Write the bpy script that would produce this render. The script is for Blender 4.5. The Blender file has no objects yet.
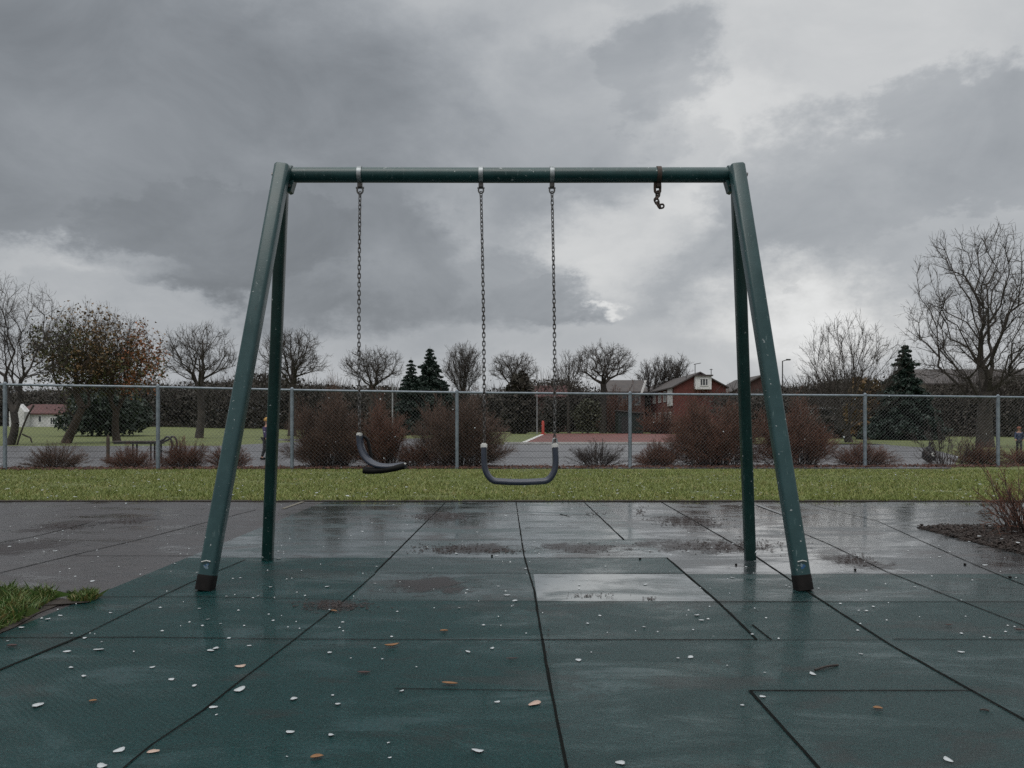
import bpy, bmesh, math, random
import numpy as np
from mathutils import Vector, Matrix
rnd = random.Random(7)
scene = bpy.context.scene
COL = scene.collection
F = 800.0; HX = 512.0; HY = 425.0; CAMZ = 1.0

def X(px, D): return (px-HX)*D/F
def Z(py, D): return CAMZ-(py-HY)*D/F
def G(px, py):
    D = F*CAMZ/(py-HY)
    return (X(px, D), D)

# ------------------------------------------------------------------ materials
def new_mat(name):
    m = bpy.data.materials.new(name); m.use_nodes = True
    nt = m.node_tree; b = nt.nodes['Principled BSDF']
    return m, nt, b
def nd(nt, typ, **kw):
    n = nt.nodes.new(typ)
    for k, v in kw.items():
        if k.startswith('i_'):
            n.inputs[k[2:].replace('_', ' ')].default_value = v
        else: setattr(n, k, v)
    return n
def math_n(nt, op, a, b=None, c=None, clamp=False):
    n = nt.nodes.new('ShaderNodeMath'); n.operation = op; n.use_clamp = clamp
    for i, v in enumerate((a, b, c)):
        if v is None: continue
        if isinstance(v, (int, float)): n.inputs[i].default_value = v
        else: nt.links.new(v, n.inputs[i])
    return n.outputs[0]
def mixc(nt, fac, a, b):
    n = nt.nodes.new('ShaderNodeMix'); n.data_type = 'RGBA'
    for s, v in ((n.inputs[0], fac), (n.inputs[6], a), (n.inputs[7], b)):
        if isinstance(v, (int, float)): s.default_value = v
        elif isinstance(v, (tuple, list)): s.default_value = (*v[:3], 1)
        else: nt.links.new(v, s)
    return n.outputs[2]
def noise(nt, vec, scale, detail=4, rough=.55, dist=0):
    n = nt.nodes.new('ShaderNodeTexNoise')
    n.inputs['Scale'].default_value = scale; n.inputs['Detail'].default_value = detail
    n.inputs['Roughness'].default_value = rough; n.inputs['Distortion'].default_value = dist
    if vec is not None: nt.links.new(vec, n.inputs['Vector'])
    return n.outputs['Fac']
def ramp(nt, fac, lo, hi):
    n = nt.nodes.new('ShaderNodeMapRange'); n.interpolation_type = 'SMOOTHSTEP'
    n.inputs['From Min'].default_value = lo; n.inputs['From Max'].default_value = hi
    nt.links.new(fac, n.inputs['Value'])
    return n.outputs['Result']
def bump(nt, b, h, strength, dist):
    n = nt.nodes.new('ShaderNodeBump'); n.inputs['Strength'].default_value = strength
    n.inputs['Distance'].default_value = dist
    nt.links.new(h, n.inputs['Height']); nt.links.new(n.outputs[0], b.inputs['Normal'])

def simple(name, c1, c2=None, rough=.7, scale=6., lo=.35, hi=.65, spec=.5, metal=0., coat=0., bmp=0., bscale=60., island=False):
    m, nt, b = new_mat(name)
    pos = nd(nt, 'ShaderNodeTexCoord').outputs['Object']
    c2 = c2 or tuple(v*.7 for v in c1)
    f = ramp(nt, noise(nt, pos, scale, 5), lo, hi)
    if island:
        g = nd(nt, 'ShaderNodeNewGeometry').outputs['Random Per Island']
        f = math_n(nt, 'MULTIPLY_ADD', g, .65, math_n(nt, 'MULTIPLY', f, .35))
    nt.links.new(mixc(nt, f, c1, c2), b.inputs['Base Color'])
    b.inputs['Roughness'].default_value = rough; b.inputs['Metallic'].default_value = metal
    b.inputs['Specular IOR Level'].default_value = spec; b.inputs['Coat Weight'].default_value = coat
    b.inputs['Coat Roughness'].default_value = .12
    if bmp: bump(nt, b, noise(nt, pos, bscale, 4), bmp, .01)
    return m

def rubber(name, c1, c2, wet_lo, wet_hi, wave=.5, r_dry=.38, r_wet=.07, stain=.4, spec=.5, bmp=.8, film=0.):
    """wet recycled rubber safety tile: grain, tread, puddled film, brown stains"""
    m, nt, b = new_mat(name)
    pos = nd(nt, 'ShaderNodeNewGeometry').outputs['Position']
    big = noise(nt, pos, .9, 5, .6, .3)
    grain = noise(nt, pos, 115, 3, .75)
    mid = noise(nt, pos, 9, 5, .65)
    col = mixc(nt, ramp(nt, mid, .3, .7), c1, c2)
    g = ramp(nt, grain, .57, .70)
    g2 = ramp(nt, noise(nt, pos, 62, 3, .8), .54, .68)
    g = math_n(nt, 'MAXIMUM', g, math_n(nt, 'MULTIPLY', g2, .6))
    col = mixc(nt, math_n(nt, 'MULTIPLY', g, .8), col, tuple(min(1, v*1.6+.04) for v in c1))
    col = mixc(nt, math_n(nt, 'MULTIPLY', ramp(nt, grain, .47, .34), .85), col, tuple(v*.25 for v in c1))
    mp = nd(nt, 'ShaderNodeMapping'); mp.inputs['Location'].default_value = (4.3, 1.7, 0); mp.inputs['Scale'].default_value = (.8, 1.5, 1)
    nt.links.new(pos, mp.inputs['Vector'])
    st = ramp(nt, noise(nt, mp.outputs[0], 1.5, 8, .74, .5), .53, .62)
    st = math_n(nt, 'MAXIMUM', st, math_n(nt, 'MULTIPLY', ramp(nt, noise(nt, mp.outputs[0], 5.5, 6, .7, .3), .60, .68), .7))
    col = mixc(nt, math_n(nt, 'MULTIPLY', st, stain), col, (.026, .018, .017))
    nt.links.new(col, b.inputs['Base Color'])
    mp2 = nd(nt, 'ShaderNodeMapping'); mp2.inputs['Scale'].default_value = (.7, 1.6, 1)
    nt.links.new(pos, mp2.inputs['Vector'])
    wet = ramp(nt, noise(nt, mp2.outputs[0], 1.6, 8, .66, .6), wet_lo, wet_hi)
    wet = math_n(nt, 'MULTIPLY', wet, math_n(nt, 'SUBTRACT', 1., math_n(nt, 'MULTIPLY', st, stain)))
    r = math_n(nt, 'MULTIPLY_ADD', wet, r_wet-r_dry, r_dry)
    r = math_n(nt, 'ADD', r, math_n(nt, 'MULTIPLY', math_n(nt, 'SUBTRACT', mid, .5), .25), clamp=True)
    nt.links.new(r, b.inputs['Roughness'])
    b.inputs['Specular IOR Level'].default_value = spec
    nt.links.new(math_n(nt, 'MULTIPLY', math_n(nt, 'MULTIPLY_ADD', wet, .75, .25), film), b.inputs['Coat Weight']); nt.links.new(math_n(nt, 'MULTIPLY', r, .7), b.inputs['Coat Roughness'])
    w = nd(nt, 'ShaderNodeTexWave'); w.inputs['Scale'].default_value = 22; w.inputs['Distortion'].default_value = 1.2
    w.inputs['Detail'].default_value = 2; w.inputs['Detail Scale'].default_value = 3
    w.bands_direction = 'DIAGONAL'; nt.links.new(pos, w.inputs['Vector'])
    dry = math_n(nt, 'SUBTRACT', 1.0, math_n(nt, 'MULTIPLY', wet, .85))
    h = math_n(nt, 'MULTIPLY', math_n(nt, 'ADD', math_n(nt, 'MULTIPLY', w.outputs['Fac'], math_n(nt, 'MULTIPLY', ramp(nt, noise(nt, pos, .7, 3), .38, .6), wave)), math_n(nt, 'MULTIPLY', grain, 1.5)), dry)
    h = math_n(nt, 'ADD', h, math_n(nt, 'MULTIPLY', noise(nt, pos, 3.2, 3), .8))
    bump(nt, b, h, bmp, .009)
    return m

M = {}
M['green_rubber'] = rubber('green_rubber', (.0008, .026, .026), (.0016, .032, .033), .46, .62, stain=.3, spec=.18, r_dry=.34, film=.28)
M['worn_rubber'] = rubber('worn_rubber', (.0035, .030, .031), (.007, .037, .038), .45, .62, wave=.22, stain=.35, spec=.32, r_dry=.32, bmp=1., film=.32)
M['semi_rubber'] = rubber('semi_rubber', (.005, .028, .029), (.010, .035, .036), .40, .62, wave=.2, stain=.4, spec=.38, r_dry=.32, r_wet=.1, bmp=.6, film=.4)
M['film_rubber'] = rubber('film_rubber', (.008, .028, .028), (.012, .034, .034), .33, .50, wave=.2, r_wet=.05, r_dry=.24, stain=.3, bmp=.22, spec=1., film=1.)
M['grey_rubber'] = rubber('grey_rubber', (.007, .030, .031), (.014, .037, .038), .36, .54, wave=.3, r_dry=.34, r_wet=.13, stain=.75, bmp=.3, spec=.9, film=.9)
M['slate_rubber'] = rubber('slate_rubber', (.024, .032, .035), (.034, .040, .044), .38, .55, wave=.25, r_dry=.32, r_wet=.12, stain=.7, bmp=.25, spec=1., film=1.)
M['brown_rubber'] = rubber('brown_rubber', (.032, .029, .030), (.042, .037, .038), .46, .62, wave=.25, r_dry=.34, r_wet=.10, stain=.65, bmp=.25, spec=.6, film=.25)
M['joint'] = simple('dark_joint', (.002, .003, .003), (.005, .006, .005), .9, 20, spec=.1)
M['asphalt'] = simple('wet_asphalt', (.075, .075, .082), (.105, .105, .112), .38, 1.2, bmp=.4, bscale=90)
M['court'] = simple('red_court', (.085, .022, .017), (.13, .033, .025), .6, .5, bmp=.2)
M['paint_white'] = simple('white_line', (.55, .55, .53), (.4, .4, .39), .6, 3)
M['soil'] = simple('soil', (.028, .020, .014), (.012, .009, .007), .85, 30, bmp=.6, bscale=50)
M['concrete'] = simple('pale_kerb', (.42, .42, .41), (.3, .3, .29), .6, 4)

def ground_mat():
    m, nt, b = new_mat('field_grass')
    pos = nd(nt, 'ShaderNodeNewGeometry').outputs['Position']
    a = ramp(nt, noise(nt, pos, .35, 6, .65), .35, .65); c = noise(nt, pos, 14, 4)
    col = mixc(nt, a, (.105, .125, .034), (.075, .095, .027))
    col = mixc(nt, math_n(nt, 'MULTIPLY', ramp(nt, c, .5, .75), .55), col, (.105, .092, .045))
    nt.links.new(col, b.inputs['Base Color']); b.inputs['Roughness'].default_value = .8
    bump(nt, b, noise(nt, pos, 40, 4), .8, .03)
    return m
M['ground'] = ground_mat()

def blade_mat(name, c1, c2, c3):
    m, nt, b = new_mat(name)
    g = nd(nt, 'ShaderNodeNewGeometry')
    f = g.outputs['Random Per Island']
    big = ramp(nt, noise(nt, g.outputs['Position'], .8, 4), .35, .65)
    col = mixc(nt, f, c1, c2)
    col = mixc(nt, math_n(nt, 'MULTIPLY', ramp(nt, math_n(nt, 'FRACT', math_n(nt, 'MULTIPLY', f, 17.3)), .6, 1.), big), col, c3)
    nt.links.new(col, b.inputs['Base Color']); b.inputs['Roughness'].default_value = .5
    b.inputs['Specular IOR Level'].default_value = .35
    return m
M['blade'] = blade_mat('grass_blades', (.105, .150, .030), (.19, .21, .058), (.30, .25, .11))
M['tuft'] = blade_mat('tuft_blades', (.035, .085, .018), (.09, .13, .03), (.20, .13, .05))

def frame_paint(name, p1, p2, wear):
    m, nt, b = new_mat(name)
    tc = nd(nt, 'ShaderNodeTexCoord').outputs['Object']
    n1 = noise(nt, tc, 5, 6, .65); n2 = noise(nt, tc, 38, 5, .6)
    col = mixc(nt, ramp(nt, n1, .3, .7), p1, p2)
    mp = nd(nt, 'ShaderNodeMapping'); mp.inputs['Scale'].default_value = (60, 60, 4); nt.links.new(tc, mp.inputs['Vector'])
    scr = ramp(nt, noise(nt, mp.outputs[0], 1, 4, .6), .62, .72)
    col = mixc(nt, math_n(nt, 'MULTIPLY', scr, .7*wear), col, (.09, .14, .14))
    chip = ramp(nt, n2, .665, .70)
    rst = ramp(nt, noise(nt, tc, 17, 6, .7), .68, .74)
    col = mixc(nt, math_n(nt, 'MULTIPLY', rst, .8*wear), col, (.045, .024, .016))
    col = mixc(nt, chip, col, (.38, .41, .41))
    nt.links.new(col, b.inputs['Base Color'])
    r = math_n(nt, 'MULTIPLY_ADD', n1, .3, .22); nt.links.new(r, b.inputs['Roughness'])
    b.inputs['Specular IOR Level'].default_value = .38
    b.inputs['Coat Weight'].default_value = .12; b.inputs['Coat Roughness'].default_value = .25
    bump(nt, b, noise(nt, tc, 90, 3), .12, .004)
    return m
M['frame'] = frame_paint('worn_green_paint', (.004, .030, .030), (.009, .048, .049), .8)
M['frame_lit_worn'] = frame_paint('lit_worn_green_paint', (.012, .042, .045), (.022, .060, .064), 1.)  # same paint, base paled to put sky light on front legs; scratches are wear
M['frame_shaded'] = frame_paint('shaded_green_paint', (.0022, .019, .017), (.004, .029, .026), .5)  # same green paint with the rear legs' shade put into its colour
M['boot'] = simple('black_rubber_boot', (.004, .0035, .0035), (.008, .0065, .0065), .7, 25, spec=.2)
M['galv'] = simple('galvanised_steel', (.32, .34, .35), (.18, .20, .21), .45, 30, metal=.6)
M['chain'] = simple('dull_chain_steel', (.13, .13, .13), (.06, .052, .047), .35, 18, metal=.5)
M['rust'] = simple('rusty_steel', (.03, .022, .018), (.055, .03, .02), .7, 40)
M['seat'] = simple('blue_grey_rubber', (.022, .029, .048), (.030, .037, .056), .42, 20, coat=.15)
M['seat_black'] = simple('black_seat_rubber', (.005, .005, .005), (.009, .009, .009), .7, 20, spec=.15)
M['white_plastic'] = simple('white_cap', (.62, .62, .6), (.5, .5, .48), .5, 20)
M['sticker'] = simple('blue_sticker', (.03, .09, .20), (.16, .22, .26), .4, 40, .45, .55)
M['fence'] = simple('fence_steel', (.20, .235, .27), (.14, .17, .2), .5, 8, metal=.25)
M['wire'] = simple('fence_wire', (.12, .125, .13), (.075, .08, .085), .5, 8, metal=.25)
M['bark'] = simple('dark_bark', (.030, .025, .022), (.052, .043, .036), .85, 3)
M['bark_warm'] = simple('brown_bark', (.042, .030, .022), (.065, .047, .033), .85, 3)
M['twig_red'] = simple('red_brown_twigs', (.150, .062, .038), (.088, .045, .030), .75, 2, island=True)
M['twig_brown'] = simple('brown_twigs', (.125, .068, .048), (.065, .042, .030), .75, 2, island=True)
M['twig_dark'] = simple('dark_twigs', (.045, .028, .024), (.024, .017, .015), .75, 2, island=True)
M['leaf_brown'] = simple('autumn_leaves', (.15, .075, .02), (.07, .055, .016), .6, .6, island=True)
M['leaf_orange'] = simple('orange_leaves', (.27, .085, .018), (.13, .05, .014), .6, .6, island=True)
M['leaf_olive'] = simple('olive_leaves', (.10, .10, .028), (.055, .065, .02), .6, .6, island=True)
M['leaf_dark'] = simple('dark_evergreen_leaves', (.014, .032, .016), (.007, .017, .010), .6, .6, island=True)
M['leaf_olive_dark'] = simple('dark_olive_leaves', (.045, .046, .02), (.024, .028, .012), .6, .6, island=True)
M['needle'] = simple('conifer_needles', (.012, .032, .021), (.006, .017, .013), .6, .8, island=True)
M['far_wood'] = simple('far_wood_leaves', (.045, .036, .029), (.026, .026, .019), .8, .08, island=True)
M['brick'] = simple('red_brick', (.125, .032, .026), (.095, .026, .021), .8, 2)
M['brick_dull'] = simple('dull_brick', (.075, .034, .030), (.055, .027, .024), .8, 2)
M['tile_dark'] = simple('dark_roof_tiles', (.045, .040, .040), (.065, .055, .052), .7, 2)
M['tile_red'] = simple('red_roof_tiles', (.085, .028, .027), (.06, .022, .021), .7, 2)
M['render'] = simple('white_render', (.62, .62, .62), (.5, .5, .5), .7, .8)
M['cream'] = simple('cream_render', (.34, .30, .22), (.28, .24, .18), .8, .8)
M['white_frame'] = simple('white_frame', (.7, .7, .7), (.6, .6, .6), .5, 3)
M['glass'] = simple('window_glass', (.03, .035, .04), (.05, .055, .06), .1, .5)
M['door'] = simple('dark_green_door', (.006, .013, .012), (.01, .02, .018), .5, 2)
M['pole'] = simple('pale_pole', (.30, .31, .32), (.22, .23, .24), .5, 3)
M['pole_dark'] = simple('dark_pole', (.03, .03, .03), (.05, .05, .05), .5, 3)
M['red_pad'] = simple('red_padding', (.40, .05, .035), (.30, .04, .03), .6, 4)
M['black_metal'] = simple('black_metal', (.012, .012, .013), (.02, .02, .022), .4, 10, coat=.2)
M['wood'] = simple('weathered_wood', (.07, .05, .035), (.045, .033, .025), .8, 10)
M['slat'] = simple('wet_slats', (.10, .085, .075), (.06, .05, .045), .45, 10)
M['petal'] = simple('white_petal', (.46, .49, .50), (.34, .37, .39), .5, 30)
M['petal_pink'] = simple('pinkish_petal', (.46, .36, .31), (.34, .23, .17), .5, 30)
M['dead_leaf'] = simple('dead_leaf', (.20, .10, .04), (.13, .06, .028), .55, 30)
M['dark_leaf'] = simple('dark_dead_leaf', (.045, .02, .018), (.03, .015, .012), .55, 30)
M['twig'] = simple('wet_twig', (.018, .013, .011), (.03, .02, .016), .6, 30)
M['mulch'] = simple('bark_mulch', (.035, .022, .017), (.012, .009, .008), .7, 5, island=True)
M['litter'] = simple('leaf_litter', (.10, .035, .02), (.05, .025, .018), .7, 5, island=True)
M['debris'] = simple('wet_debris', (.018, .013, .012), (.035, .022, .019), .5, 5, island=True)
M['skin'] = simple('skin', (.45, .26, .19), (.40, .22, .16), .6, 8)
M['purple'] = simple('purple_jacket', (.035, .02, .085), (.022, .014, .055), .6, 12)
M['navy'] = simple('navy_jacket', (.012, .022, .06), (.02, .035, .08), .6, 12)
M['trousers'] = simple('dark_trousers', (.02, .022, .026), (.03, .03, .034), .8, 12)
M['yellow'] = simple('yellow_hat', (.38, .21, .04), (.3, .17, .04), .7, 12)
M['orange'] = simple('orange_hat', (.16, .05, .025), (.12, .04, .02), .7, 12)
M['bag'] = simple('black_bag', (.01, .01, .011), (.016, .016, .017), .3, 6)
M['tyre'] = simple('tyre', (.012, .012, .012), (.02, .02, .02), .7, 6)

# ------------------------------------------------------------------ geometry helpers
def link(name, me, mat, parent=None):
    o = bpy.data.objects.new(name, me); COL.objects.link(o)
    if mat is not None:
        for mm in (mat if isinstance(mat, (list, tuple)) else [mat]): me.materials.append(mm)
    if parent is not None: o.parent = parent
    return o
def np_mesh(name, V, Fc, smooth=False):
    """V (n,3); Fc (m,k) uniform polygons"""
    V = np.asarray(V, dtype=np.float32); Fc = np.asarray(Fc, dtype=np.int32)
    me = bpy.data.meshes.new(name); m, k = Fc.shape
    me.vertices.add(len(V)); me.vertices.foreach_set('co', V.ravel())
    me.loops.add(m*k); me.loops.foreach_set('vertex_index', Fc.ravel())
    me.polygons.add(m); me.polygons.foreach_set('loop_start', np.arange(0, m*k, k, dtype=np.int32))
    me.polygons.foreach_set('use_smooth', np.full(m, smooth))
    me.update(calc_edges=True); me.validate()
    return me
def prisms(P0, P1, R0, R1, n=3):
    P0 = np.asarray(P0, float); P1 = np.asarray(P1, float); m = len(P0)
    R0 = np.broadcast_to(np.asarray(R0, float), (m,)); R1 = np.broadcast_to(np.asarray(R1, float), (m,))
    d = P1-P0; L = np.linalg.norm(d, axis=1, keepdims=True); d = d/np.maximum(L, 1e-9)
    ref = np.where(np.abs(d[:, 2:3]) > .9, np.array([[1., 0, 0]]), np.array([[0, 0, 1.]]))
    u = np.cross(d, ref); u /= np.maximum(np.linalg.norm(u, axis=1, keepdims=True), 1e-9); v = np.cross(d, u)
    a = np.arange(n)*2*math.pi/n
    ring = u[:, None, :]*np.cos(a)[None, :, None] + v[:, None, :]*np.sin(a)[None, :, None]
    A = P0[:, None, :] + ring*R0[:, None, None]; B = P1[:, None, :] + ring*R1[:, None, None]
    V = np.concatenate([A, B], axis=1).reshape(-1, 3)
    i = np.arange(n); q = np.stack([i, (i+1) % n, (i+1) % n+n, i+n], axis=1)
    Fc = (q[None] + (np.arange(m)*2*n)[:, None, None]).reshape(-1, 4)
    return V, Fc
def merge(parts):
    Vs, Fs, o = [], [], 0
    for V, Fc in parts:
        Vs.append(V); Fs.append(Fc+o); o += len(V)
    return np.concatenate(Vs), np.concatenate(Fs)
def leaf_tris(C, size, rng, flat=0.):
    m = len(C); n = rng.normal(size=(m, 3)); n[:, 2] *= (1-flat)
    n /= np.linalg.norm(n, axis=1, keepdims=True)
    t = rng.normal(size=(m, 3)); t -= (t*n).sum(1, keepdims=True)*n; t /= np.linalg.norm(t, axis=1, keepdims=True)
    s = (size*(.6+.8*rng.random(m)))[:, None]
    V = np.stack([C+n*s, C-n*s*.5+t*s*.55, C-n*s*.5-t*s*.55], axis=1).reshape(-1, 3)
    return V, np.arange(m*3).reshape(-1, 3)

class MB:
    def __init__(s): s.v = []; s.f = []
    def add(s, V, Fc):
        o = len(s.v); s.v += [tuple(p) for p in V]; s.f += [tuple(i+o for i in f) for f in Fc]; return s
    def box(s, x0, x1, y0, y1, z0, z1, b=0., rot=None):
        bm = bmesh.new(); bmesh.ops.create_cube(bm, size=1)
        for v in bm.verts:
            v.co = Vector((x0+(v.co.x+.5)*(x1-x0), y0+(v.co.y+.5)*(y1-y0), z0+(v.co.z+.5)*(z1-z0)))
        if b: bmesh.ops.bevel(bm, geom=bm.edges[:], offset=b, segments=2, affect='EDGES')
        if rot is not None: bmesh.ops.transform(bm, matrix=rot, verts=bm.verts)
        bm.verts.ensure_lookup_table(); bm.verts.index_update()
        s.add([v.co for v in bm.verts], [[v.index for v in f.verts] for f in bm.faces]); bm.free(); return s
    def tube(s, pts, r, n=12, cap=True, prof=None):
        pts = [Vector(p) for p in pts]; m = len(pts)
        if not isinstance(r, (list, tuple)): r = [r]*m
        prof = prof or [(math.cos(2*math.pi*k/n), math.sin(2*math.pi*k/n)) for k in range(n)]
        n = len(prof); V = []; up = None
        for i in range(m):
            d = (pts[min(i+1, m-1)]-pts[max(i-1, 0)]).normalized()
            if up is None:
                up = Vector((0, -1, 0)) if abs(d.y) < .9 else Vector((0, 0, 1))
            u = (up-d*up.dot(d)).normalized(); up = u; w = d.cross(u)
            for a, b in prof: V.append(pts[i]+(w*a+u*b)*r[i])
        Fc = []
        for i in range(m-1):
            for k in range(n):
                k2 = (k+1) % n; Fc.append((i*n+k, i*n+k2, (i+1)*n+k2, (i+1)*n+k))
        if cap: Fc += [tuple(range(n))[::-1], tuple(range((m-1)*n, m*n))]
        return s.add(V, Fc)
    def prism(s, poly, axis, a0, a1):
        """extrude a 2D polygon; axis 'x' -> poly in (y,z), 'y' -> (x,z), 'z' -> (x,y)"""
        f = {'x': lambda p, a: (a, p[0], p[1]), 'y': lambda p, a: (p[0], a, p[1]), 'z': lambda p, a: (p[0], p[1], a)}[axis]
        n = len(poly); V = [f(p, a0) for p in poly]+[f(p, a1) for p in poly]
        Fc = [tuple(range(n)), tuple(range(n, 2*n))[::-1]]+[(k, k+n, (k+1) % n+n, (k+1) % n) for k in range(n)]
        return s.add(V, Fc)
    def build(s, name, mat, parent=None, smooth=False):
        me = bpy.data.meshes.new(name); me.from_pydata(s.v, [], s.f)
        bm = bmesh.new(); bm.from_mesh(me); bmesh.ops.recalc_face_normals(bm, faces=bm.faces); bm.to_mesh(me); bm.free()
        if smooth:
            me.polygons.foreach_set('use_smooth', [True]*len(me.polygons)); me.set_sharp_from_angle(angle=math.radians(40))
        return link(name, me, mat, parent)
def tag(o, label=None, cat=None, group=None, kind=None):
    if label: o['label'] = label
    if cat: o['category'] = cat
    if group: o['group'] = group
    if kind: o['kind'] = kind
    return o
def empty(name, loc, label, cat, group=None):
    o = bpy.data.objects.new(name, None); COL.objects.link(o); o.location = loc; o.empty_display_size = .1
    bpy.context.view_layer.update()
    return tag(o, label, cat, group)
def sheet(name, polys, z, mat, kind='structure', sub=None):
    mb = MB()
    for p in polys: mb.add([(x, y, z) for x, y in p], [tuple(range(len(p)))])
    return tag(mb.build(name, mat), kind=kind)

# ------------------------------------------------------------------ ground
def sm(a, b, v):
    t = min(1, max(0, (v-a)/(b-a))); return t*t*(3-2*t)
def gz(x, y):
    return .85*sm(45, 112, y)*sm(-14, -52, x)
LAWN_Y = 10.5
def build_ground():
    xs = sorted(set([-4000, -1500, -700, -400, -250]+list(range(-180, 181, 6))+[250, 400, 700, 1500, 4000]))
    ys = [-400, -60, -12.5, 10.40, 10.47]+[12, 14, 16, 18, 20, 25]+list(range(30, 150, 6))+[170, 220, 300, 500, 900, 1800, 4000]
    V = []; Fc = []
    for y in ys:
        for x in xs:
            V.append((x, y, -.06 if y < 10.45 else gz(x, y)))
    n = len(xs)
    for j in range(len(ys)-1):
        for i in range(n-1): Fc.append((j*n+i, j*n+i+1, (j+1)*n+i+1, (j+1)*n+i))
    o = MB().add(V, Fc).build('ground', M['ground'], smooth=True); tag(o, kind='structure')
build_ground()

YB = 6.03; XR = 1.17; XL = -2.45; XB = 3.93
XC = .145; XJ = -.92; YC = 4.545
sheet('safety_surface_green', [[(XL, -12), (XC, -12), (XC, YC), (XL, YC)], [(XL, YC), (XJ, YC), (XJ, YB), (XL, YB)]], 0, M['green_rubber'])
sheet('safety_surface_worn', [[(XC, -12), (14, -12), (14, YC), (XC, YC)]], 0, M['worn_rubber'])
sheet('safety_surface_damp', [[(XJ, YC), (XC, YC), (XC, YB), (XJ, YB)], [(XC, 5.37), (XR, 5.37), (XR, YB), (XC, YB)], [(XR, YC), (14, YC), (14, 5.37), (XR, 5.37)]], 0, M['semi_rubber'])
sheet('safety_surface_puddled', [[(XC, YC), (XR, YC), (XR, 5.37), (XC, 5.37)]], 0, M['film_rubber'])
sheet('safety_surface_grey', [[(XL, YB), (XR, YB), (XR, 10.42), (XL, 10.42)]], 0, M['grey_rubber'])
sheet('safety_surface_slate', [[(XR, 5.37), (XB, 5.37), (XB, 10.42), (XR, 10.42)], [(XB, 5.37), (14, 5.37), (14, 6.0), (XB, 6.0)], [(XB, 7.8), (14, 7.8), (14, 10.42), (XB, 10.42)]], 0, M['slate_rubber'])
sheet('safety_surface_brown', [[(-18, -12), (XL, -12), (XL, 4.0), (-18, 4.0)], [(-18, 4.0), (XL, 4.0), (XL, 10.42), (-18, 10.42)]], 0, M['brown_rubber'])
so = MB().box(-40, 40, 10.42, 10.56, -.05, .012).build('soil_edge', M['soil']); tag(so, kind='structure')

def joints():
    mb = MB()
    def line(pts, w=.011):
        P = [Vector((*G(*p), .003)) for p in pts]
        Q = []
        for a, b in zip(P[:-1], P[1:]):
            n = max(2, int((b-a).length/.12))
            for i in range(n): Q.append(a.lerp(b, i/n))
        Q.append(P[-1])
        L = []
        for i, q in enumerate(Q):
            d = (Q[min(i+1, len(Q)-1)]-Q[max(0, i-1)]).normalized(); s = Vector((-d.y, d.x, 0))
            ww = w*(.34+.2*rnd.random()); j = s*rnd.uniform(-.0015, .0015)
            L.append((q+j+s*ww, q+j-s*ww))
        V = [p for pr in L for p in pr]
        mb.add(V, [(2*i, 2*i+1, 2*i+3, 2*i+2) for i in range(len(L)-1)])
    line([(516, 502), (524, 556), (534, 590), (549, 680), (568, 772)], .013)
    line([(584, 502), (624, 540)], .014)
    line([(667, 558), (718, 602), (757, 640)], .015)
    line([(752, 625), (771, 640)], .01)
    line([(750, 691), (820, 770)], .014)
    line([(661, 502), (755, 556), (808, 592), (890, 645), (972, 691), (1040, 729)], .015)
    line([(790, 528), (826, 543), (887, 572), (963, 602), (1040, 632)], .011)
    line([(811, 505), (877, 521), (975, 565), (1040, 592)], .009)
    line([(116, 775), (152, 745), (203, 710.6), (233.6, 686.5), (260, 666), (298, 637), (339, 605), (375, 574)], .008)
    line([(375, 573), (425, 523), (445, 503)], .012)
    line([(-12, 675), (80, 637)], .018); line([(80, 637), (160, 597), (190, 583), (245, 560)], .009)
    line([(-20, 578), (74, 555), (134, 541), (208, 522), (256, 510)], .012)
    line([(-20, 546), (33, 537), (90, 523)], .012)
    line([(-10, 638), (150, 637.5), (300, 639.5), (541, 640.3)], .009); line([(541, 640), (757, 640)], .011)
    line([(758, 640.5), (885, 640.2)], .005); line([(893, 639.5), (1040, 640)], .007)
    line([(95, 597), (200, 597), (270, 598)], .008); line([(270, 598), (345, 600), (534, 601)], .005)
    line([(534, 601.5), (716, 602)], .006); line([(719, 602), (808, 602)], .012); line([(808, 602), (963, 602), (1040, 602)], .007)
    line([(750, 691), (972, 691)], .010); line([(395, 689), (547, 691)], .006)
    line([(530, 573.5), (684, 573.5)], .010); line([(380, 573), (530, 573.5)], .007); line([(684, 574), (1040, 574)], .004)
    line([(530, 558), (668, 558)], .012); line([(380, 557.5), (530, 558)], .008); line([(75, 556), (195, 556), (262, 558)], .011)
    line([(523, 540), (755, 540)], .010); line([(530, 515), (590, 515)], .02); line([(300, 540), (523, 540)], .01); line([(790, 553), (840, 553)], .01)
    line([(525, 528), (580, 528)], .02); line([(560, 514), (570, 517)], .015)
    o = mb.build('tile_joints', M['joint']); tag(o, kind='structure')
joints()
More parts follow.
